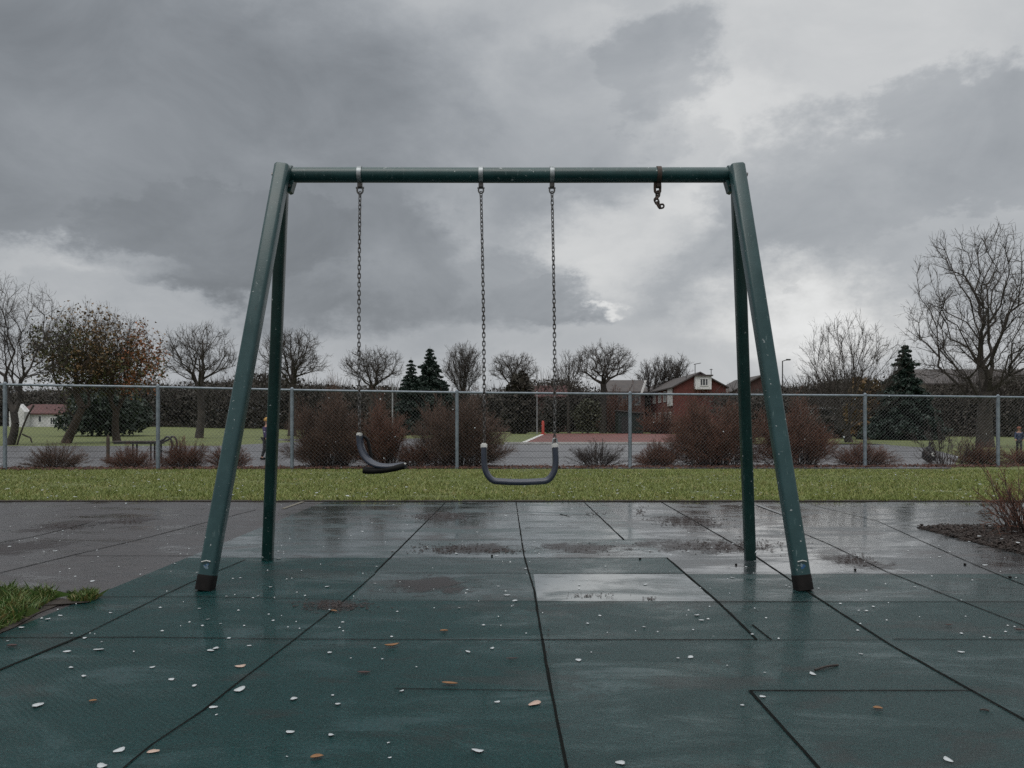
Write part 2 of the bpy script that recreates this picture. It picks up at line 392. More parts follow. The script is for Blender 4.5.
def stains():
    m, nt, b = new_mat('damp_stain')
    tc = nd(nt, 'ShaderNodeTexCoord').outputs['Object']; g = nd(nt, 'ShaderNodeNewGeometry').outputs['Position']
    ln = nd(nt, 'ShaderNodeVectorMath', operation='LENGTH'); nt.links.new(tc, ln.inputs[0])
    n1 = noise(nt, g, 4.2, 9, .78, .6); n2 = noise(nt, g, 34, 5, .75)
    a = math_n(nt, 'SUBTRACT', math_n(nt, 'ADD', math_n(nt, 'MULTIPLY', n1, 2.0), math_n(nt, 'MULTIPLY', n2, .7)), math_n(nt, 'MULTIPLY', ln.outputs['Value'], .75))
    a = math_n(nt, 'MULTIPLY', ramp(nt, a, .80, 1.15), .68)
    nt.links.new(a, b.inputs['Alpha'])
    nt.links.new(mixc(nt, n2, (.030, .020, .020), (.016, .012, .011)), b.inputs['Base Color'])
    b.inputs['Roughness'].default_value = .42
    for px, py, rx, ry in ((428, 586, 70, 14), (690, 523, 52, 11), (705, 547, 105, 10), (478, 549, 75, 8), (440, 517, 46, 8), (62, 526, 46, 9), (15, 548, 60, 13), (130, 521, 34, 6), (335, 606, 46, 9), (855, 562, 42, 12), (580, 548, 60, 8)):
        x, y = G(px, py); y0 = G(px, py+ry)[1]; y1 = G(px, py-ry)[1]
        o = MB().add([(-1, -1, 0), (1, -1, 0), (1, 1, 0), (-1, 1, 0)], [(0, 1, 2, 3)]).build('damp_stain', m)
        o.location = (x, (y0+y1)/2, .0015); o.scale = (rx*y/F, (y1-y0)/2, 1); tag(o, kind='structure')
stains()
# pale worn strip of old paint at the back left, as in the photograph
def strip(p, q, w, name, mat):
    a = Vector((*G(*p), .006)); b = Vector((*G(*q), .006)); d = (b-a).normalized(); s = Vector((-d.y, d.x, 0))*w/2
    return tag(MB().add([a+s, a-s, b-s, b+s], [(0, 1, 2, 3)]).build(name, mat), kind='structure')
strip((283, 509), (303, 502), .05, 'worn_line', simple('worn_yellow', (.16, .14, .10), (.09, .085, .07), .5, 8))
strip((757, 505), (800, 521), .05, 'worn_line', simple('worn_pale', (.16, .165, .17), (.10, .105, .11), .4, 8))

# beyond the fence
sheet('asphalt_path', [[(-60, 18.25), (-60, 38), (-14, 38), (-12.5, 48), (-18, 56), (-3.5, 60), (-4, 40.5), (19.2, 40.5), (19.2, 43), (18, 34.8), (14, 25), (10, 18.25)]], .01, M['asphalt'])
MB_k = MB().box(-.4, 11.0, 40.6, 40.9, 0, .13, .02).build('kerb', M['concrete']); tag(MB_k, kind='structure')
sheet('red_court', [[(.5, 41), (11.5, 41), (17, 62), (17.5, 92), (3.9, 92)]], .014, M['court'])
sheet('court_line', [[(.25, 41), (.5, 41), (3.9, 92), (3.5, 92)]], .02, M['paint_white'])
# faint crack lines across the path
sheet('path_cracks', [[(-30, 24.0), (18, 24.0), (18, 24.12), (-30, 24.12)], [(-30, 30.), (18, 30.), (18, 30.15), (-30, 30.15)]], .016, M['joint'])

# ------------------------------------------------------------------ grass
def grass():
    rng = np.random.default_rng(3)
    n = 215000
    y = LAWN_Y-.07+(17.9-LAWN_Y)*rng.random(n)**1.25
    x = (rng.random(n)-.5)*2*(y*.70+1.5)
    h = .018+.030*rng.random(n)**1.5; h *= np.where(rng.random(n) < .06, 1.7, 1.)
    cl = np.sin(x*2.1+np.sin(y*1.7)*2)*np.sin(y*2.6+np.sin(x*1.3)*2); h *= 1+.25*cl
    edge = LAWN_Y-.02+.06*np.sin(x*7.3)*np.sin(x*2.9+1)+.04*np.sin(x*23); bare = np.sin(x*.9+2)*np.sin(y*1.9+x*.6)+.6*np.sin(x*3.7)*np.sin(y*4.1); h = np.where(y < edge, .002, h); h *= np.where(bare > .95, .35, 1.)
    a = rng.random(n)*2*math.pi; w = .004+.003*rng.random(n)
    lean = rng.normal(size=(n, 2))*.6*h[:, None]
    B = np.stack([x, y, np.zeros(n)], 1)
    s = np.stack([np.cos(a)*w, np.sin(a)*w, np.zeros(n)], 1)
    T = B+np.concatenate([lean, h[:, None]], 1)
    V = np.stack([B+s, B-s, T], 1).reshape(-1, 3)
    o = link('grass', np_mesh('grass', V, np.arange(3*n).reshape(-1, 3)), M['blade']); tag(o, kind='stuff')
    # ragged fringe along the soil edge
grass()
def tuft(name, poly_px, n, hmin, hmax, label, seed, parent_soil=True):
    rng = np.random.default_rng(seed); P = np.array([G(*p) for p in poly_px])
    mn, mx = P.min(0), P.max(0); pts = []
    def inside(q):
        c = False; j = len(P)-1
        for i in range(len(P)):
            if (P[i, 1] > q[1]) != (P[j, 1] > q[1]) and q[0] < (P[j, 0]-P[i, 0])*(q[1]-P[i, 1])/(P[j, 1]-P[i, 1])+P[i, 0]: c = not c
            j = i
        return c
    while len(pts) < n:
        q = mn+(mx-mn)*rng.random(2)
        if inside(q): pts.append(q)
    pts = np.array(pts)
    cl = .5+.5*np.sin(pts[:, 0]*26+1)*np.sin(pts[:, 1]*21)
    h = (hmin+(hmax-hmin)*rng.random(n))*(.6+.6*cl)
    B = np.concatenate([pts, np.zeros((n, 1))], 1); a = rng.random(n)*6.283; w = .002+.002*rng.random(n)
    s = np.stack([np.cos(a)*w, np.sin(a)*w, np.zeros(n)], 1); ln = rng.normal(size=(n, 2))*.45*h[:, None]
    Mid = B+np.concatenate([ln*.35, h[:, None]*.6], 1); T = B+np.concatenate([ln*1.2, h[:, None]*np.where(rng.random((n, 1)) < .25, .35, 1.)], 1)
    V = np.stack([B+s, B-s, Mid-s*.7, T, Mid+s*.7], 1).reshape(-1, 3)
    return link(name, np_mesh(name, V, np.arange(5*n).reshape(-1, 5)), M['tuft'])
t1 = tuft('grass_tuft', [(-60, 596), (20, 594), (48, 596), (56, 600), (40, 610), (20, 622), (-10, 636), (-70, 640)], 5200, .04, .095, '', 5)
tag(t1, kind='stuff')
t2 = tuft('grass_tuft', [(68, 597), (96, 594), (99, 598), (90, 602), (72, 603)], 900, .03, .06, '', 6)
tag(t2, kind='stuff')
def soil_patch(poly, name):
    P = [G(*p) for p in poly]; c = Vector((sum(p[0] for p in P)/len(P), sum(p[1] for p in P)/len(P), .018))
    mb = MB(); V = [c]+[Vector((*p, .004)) for p in P]
    mb.add(V, [(0, i+1, (i+1) % len(P)+1) for i in range(len(P))])
    return tag(mb.build(name, M['soil'], smooth=True), kind='structure')
soil_patch([(-80, 598), (10, 594), (50, 597), (70, 600), (98, 597), (88, 603), (58, 606), (40, 613), (14, 628), (-10, 638), (-80, 645)], 'soil_patch')

# chips: loose flakes of bark, leaf litter, debris
def chips(name, pts, size, mat, seed, zj=.02, tilt=.35):
    rng = np.random.default_rng(seed); n = len(pts)
    L = size*(.4+.9*rng.random(n)); W = L*(.25+.3*rng.random(n)); T = L*.16
    base = np.array([[-1, -1, -1], [1, -1, -1], [1, 1, -1], [-1, 1, -1], [-.8, -.7, 1], [.9, -.8, 1], [.7, .8, 1], [-.9, .7, 1]], float)/2
    loc = base[None]*np.stack([L, W, T], 1)[:, None, :]
    a = rng.random(n)*6.283; t = rng.normal(size=n)*tilt
    ca, sa, ct, st = np.cos(a), np.sin(a), np.cos(t), np.sin(t)
    R = np.stack([np.stack([ca*ct, -sa, ca*st], 1), np.stack([sa*ct, ca, sa*st], 1), np.stack([-st, 0*a, ct], 1)], 1)
    V = np.einsum('nij,nkj->nki', R, loc)+np.asarray(pts)[:, None, :]
    V[:, :, 2] += (T+np.abs(st)*L*.4)[:, None]*.6+zj*rng.random(n)[:, None]
    q = np.array([[0, 3, 2, 1], [4, 5, 6, 7], [0, 1, 5, 4], [1, 2, 6, 5], [2, 3, 7, 6], [3, 0, 4, 7]])
    Fc = (q[None]+(np.arange(n)*8)[:, None, None]).reshape(-1, 4)
    return tag(link(name, np_mesh(name, V.reshape(-1, 3), Fc), mat), kind='stuff')
def mulch():
    sheet('mulch_bed', [[(XB, 6.0), (12, 6.0), (12, 7.8), (XB, 7.8)]], -.012, M['soil'])
    rng = np.random.default_rng(11); n = 11000
    x = XB+.0+3.4*rng.random(n)**1.3; y = 6.02+1.75*rng.random(n)
    z = np.minimum(.03, .25*np.minimum(np.minimum(x-XB, y-6.0), 7.8-y))-.008
    chips('mulch_chips', np.stack([x, y, z], 1),   .034, M['mulch'], 12)
mulch()
def debris(name, px, py, rx, ry, n, size, seed):
    rng = np.random.default_rng(seed); c = []
    while len(c) < n*2:
        a, b = rng.normal(size=2)*.45
        if abs(math.sin(a*9+seed)*math.cos(b*7+seed*2)) < .25: continue
        c.append((*G(px+a*rx, py+b*ry), .002))
    chips(name, np.array(c), size*.42, M['debris'], seed, .001, .07)
for i, (px, py, rx, ry, n, s) in enumerate([(690, 521, 34, 6, 260, .045), (735, 546, 60, 7, 240, .04), (335, 606, 40, 6, 170, .03), (440, 517, 28, 5, 120, .045), (445, 549, 40, 5, 120, .04),
        (600, 549, 60, 5, 50, .03), (590, 596, 30, 3, 40, .025), (650, 599, 8, 2, 22, .022), (62, 527, 26, 4, 50, .04), (125, 522, 15, 3, 30, .04), (500, 551, 26, 3, 60, .04), (595, 514, 12, 2, 15, .05), (855, 560, 20, 6, 90, .035), (640, 510, 5, 9, 22, .05), (548, 640, 3, 40, 40, .012)]):
    debris('wet_debris', px, py, rx, ry, n, s, 40+i)
def litter():
    rng = np.random.default_rng(21); n = 5200
    x = -13+26*rng.random(n); y = fence_y(x)+rng.normal(size=n)*.28+.25
    chips('leaf_litter', np.stack([x, y, np.full(n, .012)], 1), .07, M['litter'], 22, .02)

# ------------------------------------------------------------------ fence
POST_PX = [-140, 5, 158, 292, 457, 630, 744, 865, 998, 1130]
def fence_y(x): return 17.75+(x+11)*.0545
def fence_pt(px):
    k = (px-HX)/F; y = (17.75+11*.0545)/(1-k*.0545); return k*y, y
def rail_z(px):
    py = np.interp(px, [0, 158, 292, 457, 630, 865, 998, 1130], [385, 387.5, 390.5, 393, 394.5, 396, 397.5, 399]); x, y = fence_pt(px); return Z(float(py), y)
def fence():
    root = empty('chain_link_fence', (*fence_pt(457), 0), 'grey galvanised chain link fence running along the back of the grass strip', 'fence')
    inv = Matrix.Translation(-root.location)
    def put(o): o.parent = root; o.matrix_parent_inverse = inv; return o
    for px in POST_PX:
        x, y = fence_pt(px); zt = rail_z(px)
        mb = MB().tube([(x, y, -.1), (x, y, zt+.02)], .042, 12)
        mb.tube([(x, y, zt+.02), (x, y, zt+.05), (x, y, zt+.075)], [.045, .04, .008], 12)
        put(mb.build('post', M['fence'], smooth=True))
    pts = [(fence_pt(p)[0], fence_pt(p)[1], rail_z(p)) for p in range(-140, 1131, 30)]
    put(MB().tube([(a, b, c+.01) for a, b, c in pts], .026, 10).build('top_rail', M['fence'], smooth=True))
    # woven wire, straight diagonals both ways, clipped to the panel
    x0 = pts[0][0]; x1 = pts[-1][0]; step = .085
    xs = np.array([p[0] for p in pts]); zs = np.array([p[2] for p in pts])
    P0, P1 = [], []
    h = 1.7
    for k in range(int((x1-x0+h)/step)):
        xa = x0-h+k*step
        for s in (1, -1):
            nseg = 6; prev = None
            for i in range(nseg+1):
                t = i/nseg
                xx = xa+t*h if s == 1 else xa+h-t*h
                zt = float(np.interp(xx, xs, zs)); zz = .03+t*(zt-.03)
                p = (xx, fence_y(xx)-.03+.006*s, zz)
                if prev is not None and x0 < xx < x1: P0.append(prev); P1.append(p)
                prev = p
    V, Fc = prisms(P0, P1, .0017, .0017, 3)
    put(link('mesh_panel', np_mesh('mesh_panel', V, Fc), M['wire']))
fence(); litter()

# ------------------------------------------------------------------ swing frame
DB, DF, DR = 5.387, 4.85, 5.93
def rsq(r=.45, k=4):
    out = []
    for cx, cy, a0 in ((1-r, 1-r, 0), (-(1-r), 1-r, 90), (-(1-r), -(1-r), 180), (1-r, -(1-r), 270)):
        for i in range(k+1):
            a = math.radians(a0+90*i/k); out.append((cx+r*math.cos(a), cy+r*math.sin(a)))
    return out
BZ = Z(175, DB)
def swing_frame():
    root = empty('swing_set', (0, DB, 0), 'dark green painted steel A frame swing set standing on wet rubber tiles', 'swing frame')
    def put(o): o.parent = root; o.matrix_parent_inverse = Matrix.Translation(-root.location); return o
    xl, xr = X(291, DB), X(729, DB)
    put(MB().tube([(xl-.03, DB, BZ), (xl+.5, DB, BZ), (0, DB, BZ-.002), (xr-.5, DB, BZ), (xr+.03, DB, BZ)], .0505, 20).build('crossbeam', M['frame'], smooth=True))
    P = rsq()
    for s, pf, pt in ((-1, 205, 283), (1, 803.5, 736.5)):
        foot = Vector((X(pf, DF), DF, 0)); top = Vector((X(pt, DB-.08), DB-.08, Z(165.5, DB-.08)))
        d = (top-foot).normalized()
        a = foot+d*.075
        leg = put(MB().tube([a, foot.lerp(top, .5), top-d*.012, top], [.049, .0485, .048, .042], prof=P).build('front_leg', M['frame_lit_worn'], smooth=True))
        bt = MB().tube([foot+d*.0, foot+d*.083, foot+d*.092], [.0515, .051, .0495], prof=P).build('boot', M['boot'], leg, smooth=True)
        # sticker: thin curved plate on the camera side
        c = foot+d*.15+Vector((0, -.052, 0))
        mb = MB(); V = []
        for i in range(9):
            an = 2*math.pi*i/9; rr = .015*(1+.35*math.sin(an*3+s))
            V.append(c+Vector((math.cos(an)*rr, -.0, math.sin(an)*rr*1.2+0)))
        V2 = [v+Vector((0, .005, 0)) for v in V]
        mb.add(V+V2, [tuple(range(9)), tuple(range(9, 18))]+[(i, (i+1) % 9, (i+1) % 9+9, i+9) for i in range(9)])
        mb.build('sticker', M['sticker'], leg)
        MB().tube([c+Vector((-.03, .001, .028)), c+Vector((.0, .0, .036)), c+Vector((.024, .001, .03))], .003, 6).build('scuff', M['white_plastic'], leg)
        rf = 267.5 if s < 0 else 750.3; rt = 283 if s < 0 else 736.5
        rfoot = Vector((X(rf, DR), DR, -.01)); rtop = Vector((X(rt, DB+.06), DB+.06, BZ+.03))
        rl = put(MB().tube([rfoot, rfoot.lerp(rtop, .5), rtop], .0385, prof=P).build('rear_leg', M['frame_shaded'], smooth=True))
        # saddle bracket between leg and beam, with gusset and bolts
        bx = xl if s < 0 else xr
        mb = MB().tube([(bx-.012*s, DB, BZ), (bx+.055*s, DB, BZ)], .062, 18)
        put(mb.build('collar', M['frame'], smooth=True))
        g = [(bx-.03*s, BZ-.045), (bx+.03*s, BZ-.045), (bx+.035*s, BZ-.105), (bx+.012*s, BZ-.125), (bx-.008*s, BZ-.118)]
        put(MB().prism(g, 'y', DB-.035, DB+.035).build('gusset', M['frame']))
        put(MB().tube([(X(pt, DB-.08)+.045*s, DB-.08, BZ-.02), (X(pt, DB-.08)+.072*s, DB-.08, BZ-.026)], .017, 8).build('bolt', M['chain']))
        put(MB().tube([(bx+.0*s, DB-.05, BZ-.085), (bx+.0*s, DB+.05, BZ-.085)], .011, 8).build('bolt', M['chain']))
    for px, mt in ((360, 'galv'), (481, 'galv'), (552, 'galv'), (658.5, 'rust')):
        x = X(px, DB); w = .0145
        prof = []
        mb = MB(); n = 28
        for r in (.0535, .059):
            pass
        V = []; Fc = []
        for i in range(n):
            a = 2*math.pi*i/n
            for (dx, r) in ((-w, .051), (-w, .058), (w, .058), (w, .051)): V.append((x+dx, DB+math.cos(a)*r, BZ+math.sin(a)*r))
        for i in range(n):
            j = (i+1) % n
            for k in range(4): Fc.append((i*4+k, i*4+(k+1) % 4, j*4+(k+1) % 4, j*4+k))
        mb.add(V, Fc); c = put(mb.build('hanger_clamp', M[mt], smooth=True))
        lug = MB().box(x-.016, x+.016, DB-.02, DB+.02, BZ-.086, BZ-.054, .004)
        put(lug.build('lug', M['rust' if mt == 'rust' else 'chain']))
swing_frame()

# ------------------------------------------------------------------ chains & swings
def link_template(a=.0195, b=.0088, r=.0034, ns=14, nr=6):
    V = []; Fc = []
    cen = []
    for i in range(ns):
        t = 2*math.pi*i/ns; c, s = math.cos(t), math.sin(t)
        z = (a-b)*(1 if s > 1e-6 else -1 if s < -1e-6 else 0)+b*s
        cen.append((b*c, z))
    for i in range(ns):
        p = cen[i]; q = cen[(i+1) % ns]; o = cen[i-1]
        d = (q[0]-o[0], q[1]-o[1]); l = math.hypot(*d); nx, nz = d[1]/l, -d[0]/l
        for k in range(nr):
            an = 2*math.pi*k/nr; V.append((p[0]+nx*r*math.cos(an), r*math.sin(an), p[1]+nz*r*math.cos(an)))
    for i in range(ns):
        j = (i+1) % ns
        for k in range(nr): Fc.append((i*nr+k, i*nr+(k+1) % nr, j*nr+(k+1) % nr, j*nr+k))
    return np.array(V), np.array(Fc)
def chain_mesh(name, pts, seed=1, pitch=.0285, **kw):
    LV, LF = link_template(**kw); rg = random.Random(seed)
    P = [Vector(p) for p in pts]; seg = [(b-a).length for a, b in zip(P[:-1], P[1:])]; tot = sum(seg); n = max(1, int(tot/pitch))
    parts = []
    for i in range(n):
        s = (i+.5)*tot/n; k = 0
        while k < len(seg)-1 and s > seg[k]: s -= seg[k]; k += 1
        c = P[k].lerp(P[k+1], min(1, s/seg[k])); d = (P[k+1]-P[k]).normalized()
        q = Vector((0, 0, 1)).rotation_difference(d).to_matrix() @ Matrix.Rotation(math.radians((90 if i % 2 else 0)+35+rg.uniform(-9, 9)+i*1.5), 3, 'Z')
        parts.append((LV @ np.array(q).T+np.array(c), LF))
    V, Fc = merge(parts); return np_mesh(name, V, Fc, True)
CT = BZ-.070
def sag(a, b, n=12, bow=.006):
    a = Vector(a); b = Vector(b); return [a.lerp(b, i/n)+Vector((bow*math.sin(math.pi*i/n), 0, 0)) for i in range(n+1)]
def shackle(x, y, z, root, mat, s=1.):
    mb = MB(); pts = []
    for i in range(13):
        a = math.pi*2*i/12; pts.append((x+.017*s*math.cos(a), y, z+.022*s*math.sin(a)))
    mb.tube(pts, .0055*s, 6, cap=False); mb.tube([(x-.024*s, y, z+.014*s), (x+.024*s, y, z+.014*s)], .006*s, 6)
    o = mb.build('shackle', mat, root, smooth=True); o.matrix_parent_inverse = Matrix.Translation(-root.location); return o
def belt(path, hw, th, name, mat, parent, hws=None):
    """sweep a rounded flat belt along a path; path pts, half width along y (or direction given)"""
    P = [Vector(p) for p in path]; V = []; prof = []
    for cx, cy, a0 in ((hw-th, 0, -90), (-(hw-th), 0, 90)):
        for i in range(7):
            a = math.radians(a0+180*i/6); prof.append((cx+th*math.cos(a), th*math.sin(a)))
    n = len(prof); m = len(P); Fc = []
    for i in range(m):
        d = (P[min(i+1, m-1)]-P[max(0, i-1)]).normalized(); side = hws[i] if hws else Vector((0, 1, 0))
        side = (side-d*side.dot(d)).normalized(); nn = d.cross(side)
        for a, b in prof: V.append(P[i]+side*a+nn*b)
    for i in range(m-1):
        for k in range(n): Fc.append((i*n+k, i*n+(k+1) % n, (i+1)*n+(k+1) % n, (i+1)*n+k))
    Fc += [tuple(range(n))[::-1], tuple(range((m-1)*n, m*n))]
    o = MB().add(V, Fc).build(name, mat, parent, smooth=True)
    o.matrix_parent_inverse = Matrix.Translation(-parent.location); return o
def smooth_path(ctrl, n=8):
    C = [Vector(c) for c in ctrl]; out = []
    for i in range(len(C)-1):
        p0, p1, p2, p3 = C[max(i-1, 0)], C[i], C[i+1], C[min(i+2, len(C)-1)]
        for k in range(n):
            t = k/n; out.append(.5*((2*p1)+(p2-p0)*t+(2*p0-5*p1+4*p2-p3)*t*t+(-p0+3*p1-3*p2+p3)*t**3))
    out.append(C[-1]); return out
def swing_whole():
    zt = Z(447, DB); zb = Z(481.5, DB)
    root = empty('swing', (X(518, DB), DB, zb), 'blue grey belt swing hanging level from two chains near the middle of the beam', 'swing', None)
    xl, xr = X(484, DB), X(555.5, DB)
    def put(o): o.parent = root; o.matrix_parent_inverse = Matrix.Translation(-root.location); return o
    for xa, xb, sd in ((X(481, DB), xl+.002, 1), (X(552, DB), xr-.005, 2)):
        put(link('chain', chain_mesh('chain', sag((xa, DB, CT-.045), (xb, DB, zt+.02)), sd), M['chain']))
        shackle(xa, DB, CT-.032, root, M['chain'])
    LV, LF = link_template(.03, .014, .0055); put(link('connector', np_mesh('connector', LV+np.array((xr-.004, DB, zt+.028)), LF, True), M['galv']))
    w = xr-xl
    path = smooth_path([(xl, DB, zt), (xl+.002, DB, zt-.11), (xl+.018, DB, zt-.175), (xl+.058, DB, zt-.222), (xl+.12, DB, zb+.0),
                        (xl+w/2, DB, zb-.004), (xr-.12, DB, zb), (xr-.055, DB, zt-.222), (xr-.015, DB, zt-.175), (xr, DB, zt-.11), (xr-.004, DB, zt)])
    belt(path, .065, .0185, 'seat', M['seat'], root)
    for x in (xl, xr-.004):
        put(MB().box(x-.021, x+.021, DB-.05, DB+.05, zt-.012, zt+.026, .007).build('end_cap', M['white_plastic']))
swing_whole()
def swing_broken():
    zt = Z(435, DB)
    root = empty('swing', (X(365, DB), DB, Z(466, DB)), 'broken swing whose seat droops sideways from its one remaining chain', 'swing')
    def put(o): o.parent = root; o.matrix_parent_inverse = Matrix.Translation(-root.location); return o
    put(link('chain', chain_mesh('chain', sag((X(360, DB), DB, CT-.045), (X(359.5, DB), DB, zt+.015), bow=-.005), 3), M['chain']))
    shackle(X(360, DB), DB, CT-.032, root, M['chain'], 1.15)
    ctrl = [(359.5, 435, 0), (361, 447, 0), (366, 457, -.01), (374, 463.5, -.02), (386, 466, -.02), (405, 464.5, .0)]
    path = smooth_path([(X(a, DB), DB+c, Z(b, DB)) for a, b, c in ctrl])
    m = len(path)
    hws = [Vector((.16, 1, .10)).normalized() for i in range(m)]
    belt(path, .048, .012, 'seat', M['seat'], root, hws)
    # inner face of the belt and the black underside slab
    p2 = smooth_path([(X(a, DB), DB+.05, Z(b, DB)) for a, b in ((362, 436.5), (366, 440), (368.5, 449), (370, 458))])
    belt(p2, .02, .009, 'inner_strap', M['seat_black'], root)
    p3 = smooth_path([(X(a, DB), DB+.005, Z(b, DB)) for a, b in ((364.5, 469.8), (370, 470.6), (382, 470.0), (394, 468.2), (405.5, 465.5))])
    belt(p3, .075, .021, 'underside', M['seat_black'], root)
    put(MB().box(X(357.2, DB), X(361.6, DB), DB-.04, DB+.04, zt-.012, zt+.016, .006).build('end_cap', M['white_plastic']))
    put(MB().box(X(403.5, DB), X(406.3, DB), DB-.05, DB+.01, Z(464.5, DB), Z(462.8, DB), .004).build('rivet', M['white_plastic']))
swing_broken()
def broken_chain():
    x = X(658, DB)
    root = empty('broken_chain', (x, DB, BZ), 'short twisted remnant of rusty chain dangling from the right end of the beam', 'chain')
    def put(o): o.parent = root; o.matrix_parent_inverse = Matrix.Translation(-root.location); return o
    put(link('hook', np_mesh('hook', np.array(link_template(.042, .018, .009, 18, 8)[0])+np.array((X(657.5, DB), DB, Z(187, DB))), link_template(.042, .018, .009, 18, 8)[1], True), M['rust']))
    put(link('chain', chain_mesh('chain', [(X(658, DB), DB, Z(192, DB)), (X(657.8, DB), DB, Z(196, DB)), (X(655.5, DB), DB-.01, Z(199.5, DB)), (X(657.5, DB), DB-.01, Z(204, DB)), (X(659, DB), DB-.01, Z(207, DB)), (X(663, DB), DB, Z(206, DB))], 9, .026, a=.021, b=.0125, r=.0065), M['rust']))
broken_chain()

# ------------------------------------------------------------------ plants
def bare_tree(px, D, top, cw, trunk_r, trunk_px, n, seed, label, name='bare_tree', mat='bark', zc=None, lean=0., bf=.75, twigs=7, twl=.075, shell=.45, flat=1., leaves=None, stems=1, base_px=None, depth=1., wind=0., lowcut=.0, cat='tree'):
    """tree grown by a greedy path-cost spanning tree over points spread through its crown"""
    rng = np.random.default_rng(seed)
    x0 = X(px, D); z0 = gz(x0, D); H = Z(top, D)-z0
    rx = cw*D/F/2; tz = Z(trunk_px, D)-z0
    lo = tz*(1-lowcut); czr = (H-lo)/2; czc = lo+czr
    root = empty(name, (x0, D, z0), label, cat)
    ns = max(3, int(tz/.5)); tr = []
    bend = rng.normal(size=2)*.02*H
    for i in range(ns+1):
        t = i/ns; tr.append((lean*t*t+bend[0]*math.sin(t*3), bend[1]*math.sin(t*2), tz*t))
    nodes = [np.array(p) for p in tr]; par = [-1]+list(range(ns))
    start = [ns]
    pts = []
    while len(pts) < n:
        p = rng.normal(size=3); p /= np.linalg.norm(p); r = rng.random()**shell
        q = p*r*np.array([rx, rx*depth, czr])
        # egg: widen towards the upper middle, keep lower crown narrower
        if q[2] < -czr*.55 and (abs(q[0])+abs(q[1])) > rx*.75*(1.2+q[2]/czr): continue
        pts.append(q+np.array([lean, 0, czc]))
    T = np.array(pts); N = len(T)
    best = np.full(N, 1e9); bp = np.zeros(N, int); path = [0.]*len(nodes)
    for i in range(1, len(nodes)): path[i] = path[i-1]+np.linalg.norm(nodes[i]-nodes[i-1])
    done = np.zeros(N, bool)
    def relax(i, pen=0.):
        nonlocal best, bp
        d = T-nodes[i]; dist = np.linalg.norm(d, axis=1)
        c = dist+bf*path[i]+pen+np.maximum(0, -d[:, 2])*.5
        b = c < best; best[b] = c[b]; bp[b] = i
    for i in range(len(nodes)):
        if i >= ns*.6: relax(i)
    for _ in range(N):
        k = int(np.argmin(np.where(done, 1e18, best))); done[k] = True
        pi = int(bp[k]); a = nodes[pi]; b = T[k]
        L = np.linalg.norm(b-a); seg = max(1, int(L/(rx*.16+.1)))
        prev = pi
        for s in range(1, seg+1):
            t = s/seg; p = a+(b-a)*t
            if s < seg: p = p+rng.normal(size=3)*L*.035+np.array([0, 0, -math.sin(math.pi*t)*L*.06])
            nodes.append(p); par.append(prev); path.append(path[prev]+np.linalg.norm(p-nodes[prev])); prev = len(nodes)-1
            relax(prev)
    P = np.array(nodes); par = np.array(par); m = len(P)
    cnt = np.zeros(m); kids = np.zeros(m, int)
    for i in range(m-1, 0, -1): kids[par[i]] += 1
    cnt[kids == 0] = 1
    for i in range(m-1, 0, -1): cnt[par[i]] += cnt[i]
    R = trunk_r*.85*(cnt/cnt[0])**.62
    R = np.maximum(R, max(trunk_r*.018, D*.00016))
    for i in range(ns+1): R[i] *= 1+.35*(1-i/ns)**3
    e = np.arange(1, m); big = e <= ns
    Rp = np.minimum(R[par[e]], R[e]*1.6+.0)
    # small twigs
    tw = [i for i in range(ns+1, m) if cnt[i] < 20]
    A, B = [], []
    H1 = twl*H
    for i in tw:
        d = P[i]-P[par[i]]; d = d/(np.linalg.norm(d)+1e-6)
        for _ in range(twigs):
            v = d+rng.normal(size=3)*.75+np.array([0, 0, .25]); v /= np.linalg.norm(v)
            l = H1*(.4+.8*rng.random()); s0 = P[i]-(P[i]-P[par[i]])*rng.random(); mpt = s0+v*l*.55
            A.append(s0); B.append(mpt); v2 = v+np.array([0, 0, .35])+rng.normal(size=3)*.2; A.append(mpt); B.append(mpt+v2/np.linalg.norm(v2)*l*.5)
            if rng.random() < .6: v3 = v+rng.normal(size=3)*.6; A.append(mpt); B.append(mpt+v3/np.linalg.norm(v3)*l*.4)
    tV = prisms(P[par[e[big]]], P[e[big]], R[par[e[big]]], R[e[big]], 8)
    link('trunk', np_mesh('trunk', *tV, True), M[mat], root)
    rest = [prisms(P[par[e[~big]]], P[e[~big]], Rp[~big], R[e[~big]], 5)]
    rt = max(trunk_r*.018, D*.00012)
    if A: rest.append(prisms(A, B, rt, rt*.6, 3))
    V1, F1 = rest[0]
    link('crown', np_mesh('crown', *merge(rest)), M[mat], root)
    if leaves:
        for (lm, cnt_l, size, cond) in leaves:
            idx = [i for i in tw if cond(P[i]/np.array([rx, rx, H]))]
            if not idx: continue
            idx = list(rng.choice(idx, max(1, int(len(idx)*.45)), replace=False)); c = P[rng.choice(idx, cnt_l)]+rng.normal(size=(cnt_l, 3))*H1*.5
            link('foliage', np_mesh('foliage', *leaf_tris(c, np.full(cnt_l, size), rng)), M[lm], root)
    return root

def ell_cloud(rng, n, c, r, shell=.5):
    p = rng.normal(size=(n, 3)); p /= np.linalg.norm(p, axis=1, keepdims=True)
    return np.array(c)+p*(rng.random(n)**shell)[:, None]*np.array(r)

